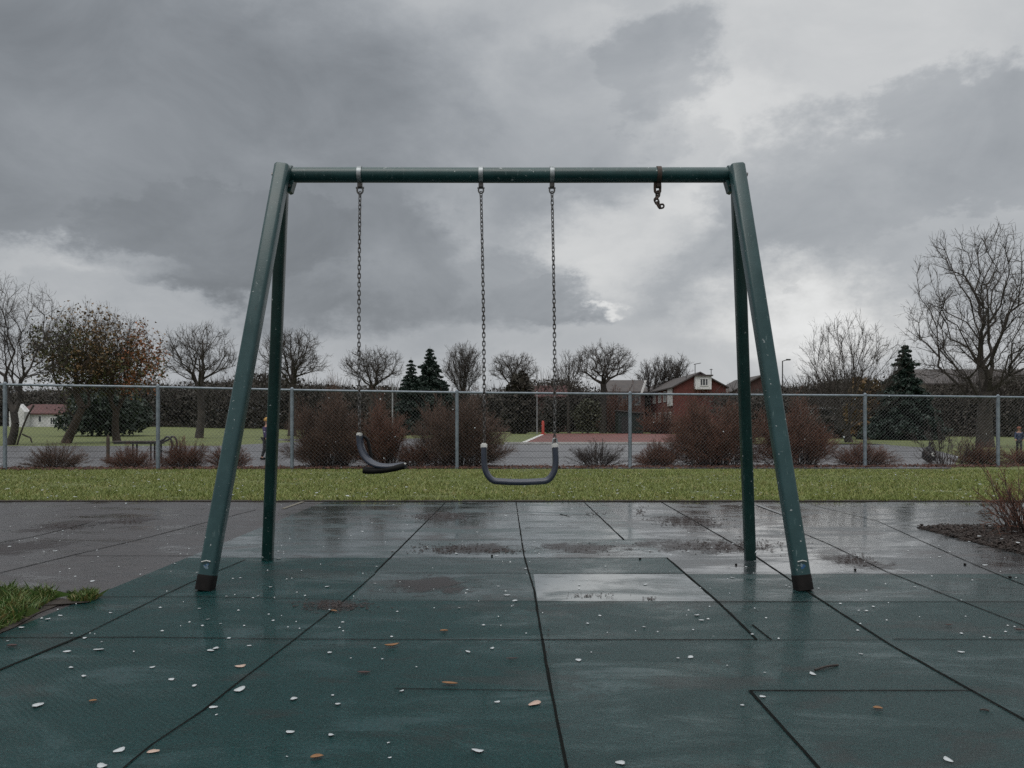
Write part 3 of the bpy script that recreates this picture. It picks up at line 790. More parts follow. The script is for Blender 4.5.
def bush(px, D, top, cw, label, mat, n, size, seed, name='evergreen_bush', base_z=None, lumps=7):
    rng = np.random.default_rng(seed); x0 = X(px, D); z0 = gz(x0, D) if base_z is None else base_z; H = Z(top, D)-z0; rx = cw*D/F/2
    root = empty(name, (x0, D, z0), label, 'bush')
    C = []
    C.append(ell_cloud(rng, n//2, (0, 0, H*.45), (rx*.8, rx*.8, H*.5)))
    for i in range(lumps):
        a = rng.random()*6.28; rr = rx*(.25+.45*rng.random()); zz = H*(.2+.6*rng.random())
        C.append(ell_cloud(rng, n//2//lumps, (math.cos(a)*rr, math.sin(a)*rr*.8, zz), (rx*.42, rx*.42, H*.24), .4))
    C = np.concatenate(C); C = C[C[:, 2] > .02]
    link('foliage', np_mesh('foliage', *leaf_tris(C, np.full(len(C), size), rng)), M[mat], root)
    MB().tube([(0, 0, 0), (rx*.05, 0, H*.3), (0, 0, H*.7)], [H*.03, H*.02, H*.008], 6).build('trunk', M['bark'], root)
    return root

def conifer(px, D, top, cw, label, seed, n=24):
    rng = np.random.default_rng(seed); x0 = X(px, D); z0 = gz(x0, D); H = Z(top, D)-z0; rx = cw*D/F/2
    root = empty('conifer', (x0, D, z0), label, 'tree')
    MB().tube([(0, 0, 0), (.03, 0, H*.5), (0, 0, H)], [H*.022, H*.014, .01], 8).build('trunk', M['bark'], root)
    C = []; A = []; B = []
    for k in range(n):
        t = .06+.93*k/n; z = H*t; L = rx*(1-t)**1.0*(.62+.62*rng.random())+rx*.02
        nb = max(5, int(13*(1-t)+4)); a0 = rng.random()*6.28
        for j in range(nb):
            a = a0+6.283*j/nb+rng.normal()*.2; l = L*(.75+.4*rng.random())
            d = np.array([math.cos(a), math.sin(a), 0]); tip = np.array([0, 0, z])+d*l+np.array([0, 0, -.42*l+.2*l*rng.random()])
            A.append((0, 0, z)); B.append(tip)
            m = max(26, int(260*l/rx)+20); s = (rng.random(m)**.7)[:, None]
            p = np.array([0, 0, z])*(1-s)+tip*s+rng.normal(size=(m, 3))*np.array([1., 1., .6])*(.11*l*(1.15-s)+.012*rx)+np.array([0, 0, .02*l])
            C.append(p)
    C = np.concatenate(C)
    V, Fc = leaf_tris(C, np.full(len(C), rx*.042), rng)
    link('foliage', np_mesh('foliage', V, Fc), M['needle'], root)
    link('branches', np_mesh('branches', *prisms(A, B, H*.004, H*.001, 3)), M['bark'], root)
    return root

def twig_shrub(px0, px1, base_py, top, label, mat, stems, seed, name='twig_shrub', D=None, dens=8, r=.005, spread=1., up=.0, group=None, dr=.55):
    rng = np.random.default_rng(seed)
    pc = (px0+px1)/2
    if D is None: D = fence_pt(pc)[1]+.75
    x0 = X(pc, D); H = Z(top, D); rx = (px1-px0)*D/F/2; ry = min(rx*.8, dr)
    root = empty(name, (x0, D, 0), label, 'shrub', group)
    # stems fan from a narrow foot to an uneven dome
    u = rng.random(stems); an = rng.random(stems)*6.283
    rr = np.sqrt(u)
    foot = np.stack([np.cos(an)*rr*rx*.45, np.sin(an)*rr*ry*.4, np.zeros(stems)], 1)
    a2 = an+rng.normal(size=stems)*.35; r2 = np.clip(rr+rng.normal(size=stems)*.15, 0, 1.05)
    lob = 1+.16*np.sin(a2*3+seed)+.18*np.sin(np.cos(a2)*r2*7+seed*1.7)-.3*(rng.random(stems) < .25)
    dome = np.sqrt(np.clip(1-(r2*.93)**2.4, .06, 1))
    Ht = H*dome*(.62+.38*rng.random(stems)**.6)*lob*.97
    tip = np.stack([np.cos(a2)*r2*rx*spread, np.sin(a2)*r2*ry*1.3, Ht], 1)
    ctrl = np.stack([foot[:, 0]*1.1+(tip[:, 0]-foot[:, 0])*.35, foot[:, 1]+(tip[:, 1]-foot[:, 1])*.35, Ht*(.58+.15*rng.random(stems))], 1)
    S = 7; A, B, R0, R1 = [], [], [], []
    ts = np.linspace(0, 1, S+1); C = []
    for t in ts: C.append((1-t)**2*foot+2*t*(1-t)*ctrl+t*t*tip+rng.normal(size=(stems, 3))*.012*H*(t > 0))
    for i in range(S):
        A.append(C[i]); B.append(C[i+1]); q = r*(1.5-1.15*ts[i]); R0.append(np.full(stems, q)); R1.append(np.full(stems, q*.9))
    C = np.array(C)
    k = stems*dens
    si = rng.integers(0, stems, k); tt = .18+.8*rng.random(k); fi = tt*S; i0 = np.minimum(fi.astype(int), S-1); fr = (fi-i0)[:, None]
    p = C[i0, si]*(1-fr)+C[i0+1, si]*fr; d = C[i0+1, si]-C[i0, si]; d /= np.linalg.norm(d, axis=1, keepdims=True)+1e-9
    v = d+rng.normal(size=(k, 3))*.5+np.array([0, 0, .25]); v /= np.linalg.norm(v, axis=1, keepdims=True)
    l = (H*.2*(.4+.9*rng.random(k))*(1.15-tt*.6))[:, None]; q = p+v*l
    A.append(p); B.append(q); R0.append(np.full(k, r*.6)); R1.append(np.full(k, r*.4))
    for _ in range(2):
        s = rng.random((k, 1))*.7+.2; v2 = v+rng.normal(size=(k, 3))*.55+np.array([0, 0, .15]); v2 /= np.linalg.norm(v2, axis=1, keepdims=True)
        A.append(p+v*l*s); B.append(p+v*l*s+v2*l*.55); R0.append(np.full(k, r*.45)); R1.append(np.full(k, r*.3))
    V, Fc = prisms(np.concatenate(A), np.concatenate(B), np.concatenate(R0), np.concatenate(R1), 3)
    keep = stems*S*3
    me1 = np_mesh('stems', V[:stems*S*6], Fc[:keep]); me2 = np_mesh('twigs', V[stems*S*6:], Fc[keep:]-stems*S*6)
    link('stems', me1, M['twig_dark'], root); link('twigs', me2, M[mat], root)
    return root

# shrubs just behind the fence, left to right
TS = [((28, 86, 470, 443), 'low brown twig shrub behind the leftmost pale fence post', 'twig_brown', 70),
      ((104, 156, 470, 447), 'low reddish twig shrub in front of the black metal bench', 'twig_red', 80),
      ((160, 212, 469, 440), 'low reddish twig shrub right of the bench\'s curved armrest', 'twig_red', 80),
      ((206, 252, 469, 444), 'low twig shrub behind the front left leg of the swing', 'twig_red', 65),
      ((286, 372, 468, 391), 'tall brown twig shrub right of the left rear swing leg', 'twig_brown', 210),
      ((352, 410, 468, 402), 'reddish twig shrub behind the broken drooping swing seat', 'twig_red', 120),
      ((392, 440, 468, 441), 'low pinkish twig shrub between the two tall brown shrubs', 'twig_red', 60),
      ((406, 512, 468, 396), 'tall brown twig shrub left of the level swing seat', 'twig_brown', 250),
      ((566, 628, 468, 441), 'low thin twig shrub in front of the red court and its kerb', 'twig_dark', 50),
      ((634, 686, 468, 440), 'low red brown twig shrub right of the red court', 'twig_red', 90),
      ((662, 768, 468, 399), 'large wide red brown twig shrub below the red brick house', 'twig_red', 260),
      ((748, 840, 468, 404), 'tall red twig shrub behind the right legs of the swing', 'twig_red', 220),
      ((828, 896, 468, 441), 'low red twig shrub at the foot of the fence post below the multi stemmed tree', 'twig_red', 100),
      ((952, 1004, 467, 441), 'low dark red twig shrub left of the last fence post', 'twig_red', 80),
      ((1000, 1050, 467, 446), 'low dark red twig shrub right of the last fence post', 'twig_red', 70)]
for i, ((a, b, c, d), lab, mt, st) in enumerate(TS):
    low = d > 425; twig_shrub(a, b, c, d, lab, mt, int(st*(2.5 if low else 1.25)), 100+i, dens=20 if low else 24, r=.0030 if low else .0046, spread=1.12 if low else 1.)
twig_shrub(906, 986, 467, 408, 'thin leafless dark shrub with open upright stems beside the end of the path', 'twig_dark', 34, 131, dens=9, r=.006, spread=1.1)
twig_shrub(978, 1084, 0, 448, 'leafless red brown bush leaning out of the bark mulch bed', 'twig_red', 70, 133, name='bare_bush', D=7.15, dens=6, r=.0045, spread=1.25, dr=.5)

# trees, left to right
RB = {}
bare_tree(10, 40, 276, 124, .20, 402, 420, 201, 'tall bare dark tree cut by the left edge of the picture', bf=.6)
bare_tree(66, 44, 303, 96, .24, 408, 380, 202, 'leaning tree with sparse brown and olive autumn leaves left of the first fence bay', name='autumn_tree', mat='bark_warm', lean=.9, bf=.55,
    leaves=[('leaf_brown', 1900, .10, lambda q: q[2] > .35), ('leaf_olive', 2200, .11, lambda q: q[0] < .6 and q[2] < .8)])
bare_tree(117, 46, 310, 92, .22, 412, 360, 203, 'autumn tree with an orange patch of leaves on its right side', name='autumn_tree', mat='bark_warm', bf=.6,
    leaves=[('leaf_brown', 1700, .10, lambda q: q[2] < .85), ('leaf_olive', 1500, .11, lambda q: q[2] < .68), ('leaf_orange', 1000, .10, lambda q: q[0] > .3 and .4 < q[2] < .85)])
bare_tree(199, 60, 322, 74, .30, 388, 330, 204, 'rounded bare tree standing alone left of the left front swing leg', bf=.55, shell=.4)
bare_tree(292, 72, 329, 72, .36, 384, 330, 205, 'rounded bare tree just right of the left rear swing leg', bf=.6, shell=.4)
bare_tree(372, 84, 345, 64, .36, 388, 300, 206, 'wide rounded bare tree crossed by the chain of the broken swing', bf=.6, shell=.4)
conifer(430, 84, 346, 80, 'taller of the two dark conifers between the chains', 207)
conifer(411, 80, 357, 62, 'shorter dark conifer on the left of the taller one', 208, 21)
bare_tree(463, 92, 342, 42, .25, 392, 260, 209, 'slim upright bare tree right of the dark conifers', bf=.9, shell=.5)
bare_tree(513, 96, 352, 50, .30, 386, 240, 210, 'small rounded bare tree between the chains of the level swing', bf=.6, shell=.4)
bush(520, 90, 373, 44, 'dark rounded evergreen between the chains of the level swing', 'far_wood', 5200, .34, 211, base_z=0)
bare_tree(569, 96, 350, 36, .2, 382, 130, 212, 'sparse thin bare tree just right of the level swing\'s right chain', bf=.9, shell=.6, twigs=2)
bare_tree(603, 98, 344, 66, .42, 384, 330, 213, 'broad rounded bare tree with a thick fork left of the brick buildings', bf=.55, shell=.38)
bare_tree(648, 112, 361, 30, .28, 388, 60, 214, 'leftmost of the three bare trees behind the red house roof', bf=.9, shell=.5)
bare_tree(663, 114, 354, 32, .3, 388, 70, 215, 'middle of the three bare trees behind the red house roof', bf=.9, shell=.5)
bare_tree(678, 112, 352, 34, .3, 386, 70, 216, 'rightmost of the three bare trees behind the red house roof', bf=.9, shell=.5)
bare_tree(849, 46, 312, 108, .22, 424, 420, 217, 'bushy bare tree with many upright stems left of the right hand conifer', bf=.85, shell=.42, lowcut=.75)
bush(865, 56, 374, 46, 'brown leaved bush inside the bare tree left of the right conifer', 'leaf_brown', 2600, .20, 218, name='brown_bush', base_z=0)
conifer(905, 54, 342, 88, 'dark conifer left of the large bare tree on the right', 219, 24)
bare_tree(985, 36, 221, 150, .36, 392, 620, 220, 'largest bare tree with a wide crown at the right edge', bf=.62, shell=.42, lowcut=.6, twl=.06)
bush(110, 66, 386, 104, 'wide dark green bush under the autumn trees', 'leaf_dark', 7000, .22, 221)
bush(588, 94, 397, 36, 'round dark olive bush beyond the red court', 'leaf_olive_dark', 2600, .18, 222, base_z=0)

bush(553, 99, 393, 46, 'dark leafy bush in front of the small dull red gable roofed house', 'far_wood', 3600, .2, 224, base_z=0)
twig_shrub(636, 690, 0, 407, 'leafless reddish shrub at the foot of the red brick house wall', 'twig_red', 110, 137, D=90, dens=16, r=.02, dr=2.)
bush(826, 60, 414, 66, 'low dark bush in front of the white van', 'far_wood', 3000, .16, 223, base_z=0)
twig_shrub(596, 642, 0, 383, 'tall reddish leafless shrub in front of the dull brick building', 'twig_red', 90, 135, D=99, dens=14, r=.022, dr=2.)
def far_wood():
    rng = np.random.default_rng(31)
    # profile of the tree line (pixel column -> pixel row of its top), kept at real distances
    parts = []; tw = []
    prof = [(-900, 380), (0, 384), (160, 382), (240, 384), (262, 376), (300, 378), (340, 377), (380, 385), (420, 388), (500, 386), (560, 384), (600, 388), (660, 392), (740, 388), (790, 380), (840, 378), (900, 384), (940, 388), (1000, 378), (2000, 378)]
    def top(p): return float(np.interp(p, [a for a, b in prof], [b for a, b in prof]))
    for px in np.arange(-700, 1750, 8.):
        D = 122+rng.normal()*5
        if px > 730: D = 74+rng.normal()*4
        if px < 250: D = 112+rng.normal()*4
        x = X(px, D); zb = gz(x, D); H = Z(top(px)+rng.normal()*2+4*math.sin(px*.043)+3*math.sin(px*.017+1)+2.5*math.sin(px*.11), D)-zb; r = 1.3*(D/100)*(1+.4*rng.random())
        n = 1900; z = rng.random(n)**1.5*H*.9
        c = np.stack([x+rng.normal(size=n)*r, D+rng.normal(size=n)*1.6, zb+z], 1)
        parts.append(leaf_tris(c, np.full(n, .19*(D/90)), rng))
        k = 170; a = np.stack([x+rng.normal(size=k)*r, D+rng.normal(size=k)*1.5, zb+H*(.4+.4*rng.random(k))], 1)
        b = a+np.stack([rng.normal(size=k)*.75, rng.normal(size=k)*.5, H*(.12+.26*rng.random(k)**2)], 1)
        tw.append((a, b))
    V, Fc = merge(parts)
    o = link('far_wood', np_mesh('far_wood', V, Fc), M['far_wood']); tag(o, kind='stuff')
    A = np.concatenate([a for a, b in tw]); B = np.concatenate([b for a, b in tw])
    o = link('far_wood_twigs', np_mesh('far_wood_twigs', *prisms(A, B, .030, .012, 3)), M['bark']); tag(o, kind='stuff')
far_wood()

# ------------------------------------------------------------------ buildings
def window(root, x0, x1, y, z0, z1, axis='y', d=-.05, bars=2, fm='white_frame'):
    """frame ring, pane, glazing bars; axis 'y': lies in a plane y=const, 'x': in x=const (x0,x1 are then y's)"""
    def bx(mb, a0, a1, c0, c1, t0, t1):
        if axis == 'y': mb.box(a0, a1, min(y+t0, y+t1), max(y+t0, y+t1), c0, c1)
        else: mb.box(min(y+t0, y+t1), max(y+t0, y+t1), a0, a1, c0, c1)
    w = .09; mb = MB()
    bx(mb, x0, x0+w, z0, z1, d, .02); bx(mb, x1-w, x1, z0, z1, d, .02); bx(mb, x0+w, x1-w, z0, z0+w, d, .02); bx(mb, x0+w, x1-w, z1-w, z1, d, .02)
    for i in range(1, bars):
        c = x0+(x1-x0)*i/bars; bx(mb, c-.04, c+.04, z0+w, z1-w, d*.8, .02)
    f = mb.build('window', M[fm], root); f.matrix_parent_inverse = Matrix.Translation(-root.location)
    p = MB(); bx(p, x0+w*.5, x1-w*.5, z0+w*.5, z1-w*.5, d*.3, .01); pp = p.build('pane', M['glass'], f); pp.matrix_parent_inverse = Matrix.Identity(4)
def putter(root):
    def put(o): o.parent = root; o.matrix_parent_inverse = Matrix.Translation(-root.location); return o
    return put
def gable_house(x0, x1, y0, y1, ze, zr, wall, roof, label, cat='house', ridge='y', over=.35, name='brick_house'):
    root = empty(name, ((x0+x1)/2, y0, gz((x0+x1)/2, y0)), label, cat); put = putter(root); zb = root.location.z-.1
    if ridge == 'y':
        xm = (x0+x1)/2
        put(MB().prism([(x0, zb), (x1, zb), (x1, ze), (xm, zr), (x0, ze)], 'y', y0, y1).build('wall', M[wall]))
        k = (zr-ze)/(xm-x0); t = .16
        R = [(x0-over, ze-k*over+.01), (xm, zr+.01), (x1+over, ze-k*over+.01), (x1+over, ze-k*over+t), (xm, zr+t+.02), (x0-over, ze-k*over+t)]
        put(MB().prism(R, 'y', y0-over, y1+over).build('roof', M[roof]))
    else:
        ym = (y0+y1)/2
        put(MB().prism([(y0, zb), (y1, zb), (y1, ze), (ym, zr), (y0, ze)], 'x', x0, x1).build('wall', M[wall]))
        k = (zr-ze)/(ym-y0); t = .16
        R = [(y0-over, ze-k*over+.01), (ym, zr+.01), (y1+over, ze-k*over+.01), (y1+over, ze-k*over+t), (ym, zr+t+.02), (y0-over, ze-k*over+t)]
        put(MB().prism(R, 'x', x0-over, x1+over).build('roof', M[roof]))
    return root, put
h, put = gable_house(19.2, 25.4, 95, 126, 5.5, 7.15, 'brick', 'tile_dark', 'red brick house with a white boxed window at the top of its gable', over=.3)
bay = put(MB().box(21.6, 23.5, 94.2, 95.0, 5.2, 6.75, .02).build('bay', M['white_frame']))
window(h, 22.1, 23.1, 94.2, 5.6, 6.5, 'y', -.06, 3)
put(MB().box(21.45, 23.65, 94.0, 95.0, 6.76, 6.92).build('bay_roof', M['tile_dark']))
for yy in (96.5, 99.5, 103, 107, 111, 115, 119): window(h, yy, yy+1.7, 19.2, 3.9, 5.2, 'x', -.06); window(h, yy, yy+1.7, 19.2, 1.2, 2.6, 'x', -.06)
put(MB().box(19.05, 19.2, 95.6, 98.2, 3.3, 5.4).build('white_panel', M['white_frame']))
for ax, ay, ah, arm in ((20.9, 96, 1.9, .0), (22.2, 97, 2.2, .7), (23.9, 96, 1.55, 0)):
    mb = MB().tube([(ax, ay, 6.2), (ax, ay, 6.2+ah)], .045, 6); 
    if arm: mb.tube([(ax-.15, ay, 6.15+ah), (ax+arm, ay, 6.2+ah+.12)], .04, 6)
    else: mb.tube([(ax-.18, ay, 6.1+ah), (ax+.18, ay, 6.1+ah)], .035, 6)
    put(mb.build('aerial', M['pole_dark']))
h2, put = gable_house(25.9, 34.5, 97, 108, 4.6, 6.9, 'brick_dull', 'tile_dark', 'house with a dark pointed roof partly behind the right rear swing leg')
window(h2, 27.2, 28.6, 97, 2.4, 3.8)
h3, put = gable_house(13.0, 17.6, 106, 114, 5.4, 7.0, 'brick_dull', 'tile_dark', 'dull brick building left of the red brick house', ridge='x')
window(h3, 14.0, 15.2, 106, 3.6, 4.9, fm='pole'); window(h3, 15.8, 17.0, 106, 3.6, 4.9, fm='pole')
put(MB().prism([(16.9, 5.2), (17.15, 5.2), (17.7, 6.9), (17.45, 6.9)], 'y', 104.9, 105.3).build('stair_rail', M['white_frame']))
h4, put = gable_house(3.5, 7.6, 112, 118, 5.0, 6.5, 'brick_dull', 'tile_red', 'small dull red gable roofed house seen beyond the level swing\'s right chain', ridge='x')
window(h4, 4.6, 5.8, 112, 3.2, 4.4, fm='pole')
# white bungalow, left
b1, put = gable_house(X(17, 100), X(62, 100), 100, 107, Z(414, 100), Z(405, 100), 'render', 'tile_red', 'white bungalow with a red roof behind the leftmost trees', name='white_bungalow', ridge='x', over=.25)
xg0, xg1 = X(16, 100), X(31, 100)
put(MB().prism([(xg0, .5), (xg1, .5), (xg1, Z(412, 100)), ((xg0+xg1)/2, Z(404, 100)), (xg0, Z(412, 100))], 'y', 98.6, 100).build('porch', M['render']))
window(b1, X(38, 100), X(42, 100), 100, 1.3, 2.2, bars=1); window(b1, X(50, 100), X(60, 100), 100, 1.0, 2.0, bars=4)
b2, put = gable_house(40.5, 52.5, 78, 88, Z(384, 78), Z(371, 83), 'cream', 'tile_dark', 'cream building with a dark roof behind the largest bare tree', ridge='x', name='cream_building')
for wx in (42, 45, 48): window(b2, wx, wx+1.4, 78, 3.0, 4.4)
# dark shed beyond the court
sx0, sx1 = X(618, 93), X(643, 93)
sh = empty('storage_shed', ((sx0+sx1)/2, 93, 0), 'dark green shed with a mono pitch roof beyond the red court', 'shed'); put = putter(sh)
put(MB().prism([(sx0, 0), (sx1, 0), (sx1, 2.3), (sx0, 2.6)], 'y', 93, 95.5).build('wall', M['door']))
put(MB().prism([(sx0-.15, 2.64), (sx1+.15, 2.3), (sx1+.15, 2.42), (sx0-.15, 2.76)], 'y', 92.8, 95.7).build('roof', M['tile_dark']))
put(MB().box(sx0+.4, sx0+1.4, 92.94, 92.998, .05, 2.0).build('door', M['black_metal']))

# ------------------------------------------------------------------ street furniture and vehicles
def lamp(px, D, top, arm, label):
    x = X(px, D); zt = Z(top, D); root = empty('street_lamp', (x, D, 0), label, 'street lamp'); put = putter(root)
    put(MB().tube([(x, D, 0), (x, D, 1.2), (x, D, 1.3), (x, D, zt)], [.11, .11, .07, .055], 8).build('pole', M['pole_dark'], smooth=True))
    put(MB().tube([(x, D, zt-.02), (x+arm*.5, D, zt+.08), (x+arm, D, zt+.1)], .04, 6).build('arm', M['pole_dark']))
    put(MB().box(x+arm*.55, x+arm+.15, D-.12, D+.12, zt+.06, zt+.2, .03).build('lamp_head', M['pole_dark']))
lamp(782.5, 80, 361, .65, 'tall street lamp with a short arm right of the right front swing leg')
def pole(px, D, top, label, r=.07, mat='pole'):
    x = X(px, D); zt = Z(top, D); root = empty('pole', (x, D, 0), label, 'pole'); put = putter(root)
    put(MB().tube([(x, D, 0), (x, D, .5), (x, D, zt)], [r*1.3, r, r*.8], 8).build('shaft', M[mat], smooth=True))
    put(MB().tube([(x, D, zt), (x, D, zt+.12)], [r*1.4, r*.6], 8).build('cap', M[mat], smooth=True))
pole(392.5, 66, 384, 'thin pale pole left of the dark conifers')
pole(537, 88, 392, 'thin pale pole rising behind the red padded post', .06)
rp = empty('padded_post', (X(543, 84), 84, 0), 'short red padded post at the far corner of the red court', 'post'); put = putter(rp)
put(MB().tube([(X(543, 84), 84, .1), (X(543, 84), 84, 1.3), (X(543, 84), 84, 1.45)], [.15, .15, .07], 10).build('padding', M['red_pad'], smooth=True))
put(MB().box(X(543, 84)-.3, X(543, 84)+.3, 83.7, 84.3, 0, .1, .02).build('base', M['red_pad']))
def van():
    D = 66; x0, x1 = X(812, D), X(842, D)
    root = empty('white_van', ((x0+x1)/2, D, 0), 'white van parked beyond the tall red shrub behind the right swing legs', 'van'); put = putter(root)
    prof = [(D, .45), (D, 1.5), (D+.25, 2.35), (D+.6, 2.5), (D+4.2, 2.5), (D+4.4, .45)]
    put(MB().prism(prof, 'x', x0, x1).build('body', M['render']))
    put(MB().prism([(D-.005, 1.55), (D+.215, 2.28), (D+.19, 2.30), (D-.03, 1.57)], 'x', x0+.2, x1-.2).build('windscreen', M['glass']))
    for sx in (x0+.12, x1-.12):
        for yy in (D+.8, D+3.5):
            t = put(MB().tube([(sx-.11, yy, .34), (sx+.11, yy, .34)], .34, 16).build('wheel', M['tyre'], smooth=True))
        put(MB().box(sx-.1, sx+.1, D-.04, D-.002, .85, 1.05, .01).build('headlight', M['glass']))
    put(MB().box(x0+.05, x1-.05, D-.06, D-.002, .45, .65).build('bumper', M['pole_dark']))
van()
def bench():
    D = 22.2; x0, x1 = X(112, D), X(160, D); zs = Z(441, D)
    root = empty('park_bench', ((x0+x1)/2, D, 0), 'black metal bench with slatted top and curved armrest behind the fence', 'bench'); put = putter(root)
    for k in range(4): put(MB().box(x0, x1, D+k*.1, D+k*.1+.08, zs-.035, zs, .006).build('slat', M['slat']))
    put(MB().box(x0+.03, x1-.03, D+.02, D+.36, zs-.085, zs-.037).build('seat_frame', M['black_metal']))
    for xx in (x0+.55, x0+1.05, x1-.1):
        for dy in (.06, .3):
            put(MB().tube([(xx, D+dy, zs-.085), (xx, D+dy, 0)], .025, 8).build('leg', M['black_metal']))
    for dy in (0, .34):
        a = [(x1-.05, zs-.02), (x1+.1, zs+.04), (x1+.2, zs+.12), (x1+.3, zs+.05), (x1+.33, zs-.15), (x1+.28, zs-.33), (x1+.34, zs-.5), (x1+.3, 0)]
        put(MB().tube(smooth_path([(p, D+dy, q) for p, q in a], 5), .028, 8).build('armrest', M['black_metal'], smooth=True))
    put(MB().tube(smooth_path([(x1+.0, D, zs-.2), (x1+.12, D, zs-.3), (x1+.3, D, zs-.3), (x1+.45, D, zs-.18)], 5), .02, 8).build('brace', M['black_metal'], smooth=True))
bench()
stx = X(108, 20.5)
stk = empty('wooden_stake', (stx, 20.5, 0), 'thin dark wooden stake left of the black bench', 'stake')
MB().box(-.035, .035, -.03, .03, 0, .66, .008).build('shaft', M['wood'], stk); MB().prism([(-.035, .66), (.035, .66), (0, .74)], 'y', -.03, .03).build('tip', M['wood'], stk)
br = empty('leaning_branch', (X(17, 40), 40, 0), 'dark dead branch leaning to the right beside the leftmost trunk', 'branch')
MB().tube(smooth_path([(0, 0, 0), (.22, 0, .7), (.55, 0, 1.5), (.85, 0, 2.0)]), .05, 6).build('stem', M['bark'], br, smooth=True)
MB().tube(smooth_path([(.25, 0, .55), (.45, .1, .42), (.6, .1, .36), (.68, .1, .12)]), .04, 6).build('twig', M['bark'], br, smooth=True)
def rubbish():
    D = 21.5; x = X(929, D); root = empty('bin_bag', (x, D, 0), 'knotted black bag with a pale patch at the end of the wet path', 'bag')
    bm = bmesh.new(); bmesh.ops.create_icosphere(bm, subdivisions=3, radius=1)
    for v in bm.verts:
        c = v.co; k = 1+.12*math.sin(c.x*7+c.z*5)+.08*math.sin(c.y*11)
        v.co = Vector((c.x*.17*k*(1-.25*c.z), c.y*.16*k, .21+c.z*.21*k)); v.co.z = max(v.co.z, .012)
    me = bpy.data.meshes.new('sack'); bm.to_mesh(me); bm.free(); link('sack', me, M['bag'], root)
    MB().tube([(0, 0, .38), (.02, 0, .46), (.05, 0, .53)], [.06, .03, .055], 8).build('knot', M['bag'], root, smooth=True)
    V = [(.035+.07*math.cos(a)*1.0, -.172+.02*math.cos(a), .22+.055*math.sin(a)) for a in [i*.698 for i in range(9)]]
    V2 = [(p[0], p[1]+.03, p[2]) for p in V]
    MB().add(V+V2, [tuple(range(9)), tuple(range(9, 18))]+[(i, (i+1) % 9, (i+1) % 9+9, i+9) for i in range(9)]).build('patch', M['white_plastic'], root)
rubbish()

# ------------------------------------------------------------------ people
def skin(name, joints, edges, mat, parent, root_i=0, sub=2):
    me = bpy.data.meshes.new(name); me.from_pydata([j[:3] for j in joints], edges, [])
    o = link(name, me, mat, parent)
    md = o.modifiers.new('s', 'SKIN'); 
    for i, j in enumerate(joints):
        sv = me.skin_vertices[0].data[i]; sv.radius = (j[3], j[4] if len(j) > 4 else j[3]); sv.use_root = (i == root_i)
    sd = o.modifiers.new('u', 'SUBSURF'); sd.levels = sub; sd.render_levels = sub
    dg = bpy.context.evaluated_depsgraph_get(); nm = bpy.data.meshes.new_from_object(o.evaluated_get(dg)); o.modifiers.clear()
    nm.name = name; o.data = nm
    nm.polygons.foreach_set('use_smooth', [True]*len(nm.polygons)); return o
def child(x, y, H, rot, label, jacket, hat, stride=.12):
    root = empty('person', (x, y, .012), label, 'person')
    root.rotation_euler.z = rot; root.scale = (H, H, H)
    s = stride
    J = [(0, 0, .50, .075, .06), (0, 0, .62, .075, .06), (0, 0, .74, .085, .06), (0, 0, .81, .035), (0, -.005, .86, .045), (0, -.01, .91, .062, .068), (0, 0, .965, .045, .05),
         (.045, -s*.2, .47, .05), (.05, -s*.7, .26, .038), (.05, -s*.55, .05, .026), (.052, -s*.55-.07, .022, .022),
         (-.045, s*.2, .47, .05), (-.05, s*.25, .26, .038), (-.05, s*.9, .06, .026), (-.052, s*.9-.06, .022, .022),
         (.10, 0, .755, .036), (.125, s*.3, .62, .03), (.125, s*.1, .50, .024), (.12, s*-.1, .45, .022),
         (-.10, 0, .755, .036), (-.125, -s*.3, .62, .03), (-.125, -s*.6, .51, .024), (-.12, -s*.8, .46, .022)]
    E = [(0, 1), (1, 2), (2, 3), (3, 4), (4, 5), (5, 6), (0, 7), (7, 8), (8, 9), (9, 10), (0, 11), (11, 12), (12, 13), (13, 14), (2, 15), (15, 16), (16, 17), (17, 18), (2, 19), (19, 20), (20, 21), (21, 22)]
    skin('body', J, E, M['skin'], root)
    k = 1.22
    T = [J[i] for i in (0, 7, 8, 9, 11, 12, 13)]
    skin('trousers', [(a[0], a[1], a[2], a[3]*k) for a in T], [(0, 1), (1, 2), (2, 3), (0, 4), (4, 5), (5, 6)], M['trousers'], root)
    for i in (10, 14):
        a = J[i]; MB().box(a[0]-.034, a[0]+.034, a[1]-.035, a[1]+.10, .002, .055, .015).build('shoe', M['boot'], root, smooth=True)
    Jk = [(0, 0, .44, .10, .085), (0, 0, .55, .095, .08), (0, 0, .66, .095, .08), (0, 0, .77, .075, .065), (.105, 0, .755, .046), (.13, s*.3, .62, .04), (.13, s*.1, .50, .034), (-.105, 0, .755, .046), (-.13, -s*.3, .62, .04), (-.13, -s*.6, .51, .034)]
    skin('jacket', Jk, [(0, 1), (1, 2), (2, 3), (3, 4), (4, 5), (5, 6), (3, 7), (7, 8), (8, 9)], M[jacket], root)
    mb = MB(); rings = []
    mb.tube([(0, -.005, .915), (0, -.005, .93), (0, 0, .965), (0, 0, .995), (0, 0, 1.01)], [.076, .08, .074, .045, .01], 14)
    mb.build('hat', M[hat], root, smooth=True)
    for sx in (-.024, .024): MB().tube([(sx, -.068, .905), (sx, -.074, .905)], .008, 8).build('eye', M['boot'], root)
    MB().tube([(0, -.062, .895), (0, -.085, .885), (0, -.07, .878)], [.008, .012, .009], 8).build('nose', M['skin'], root, smooth=True)
    return root
child(X(267, 22.8), 22.8, 1.2, math.radians(70), 'small person in purple jacket and yellow hat mostly hidden by the left rear swing leg', 'purple', 'yellow')
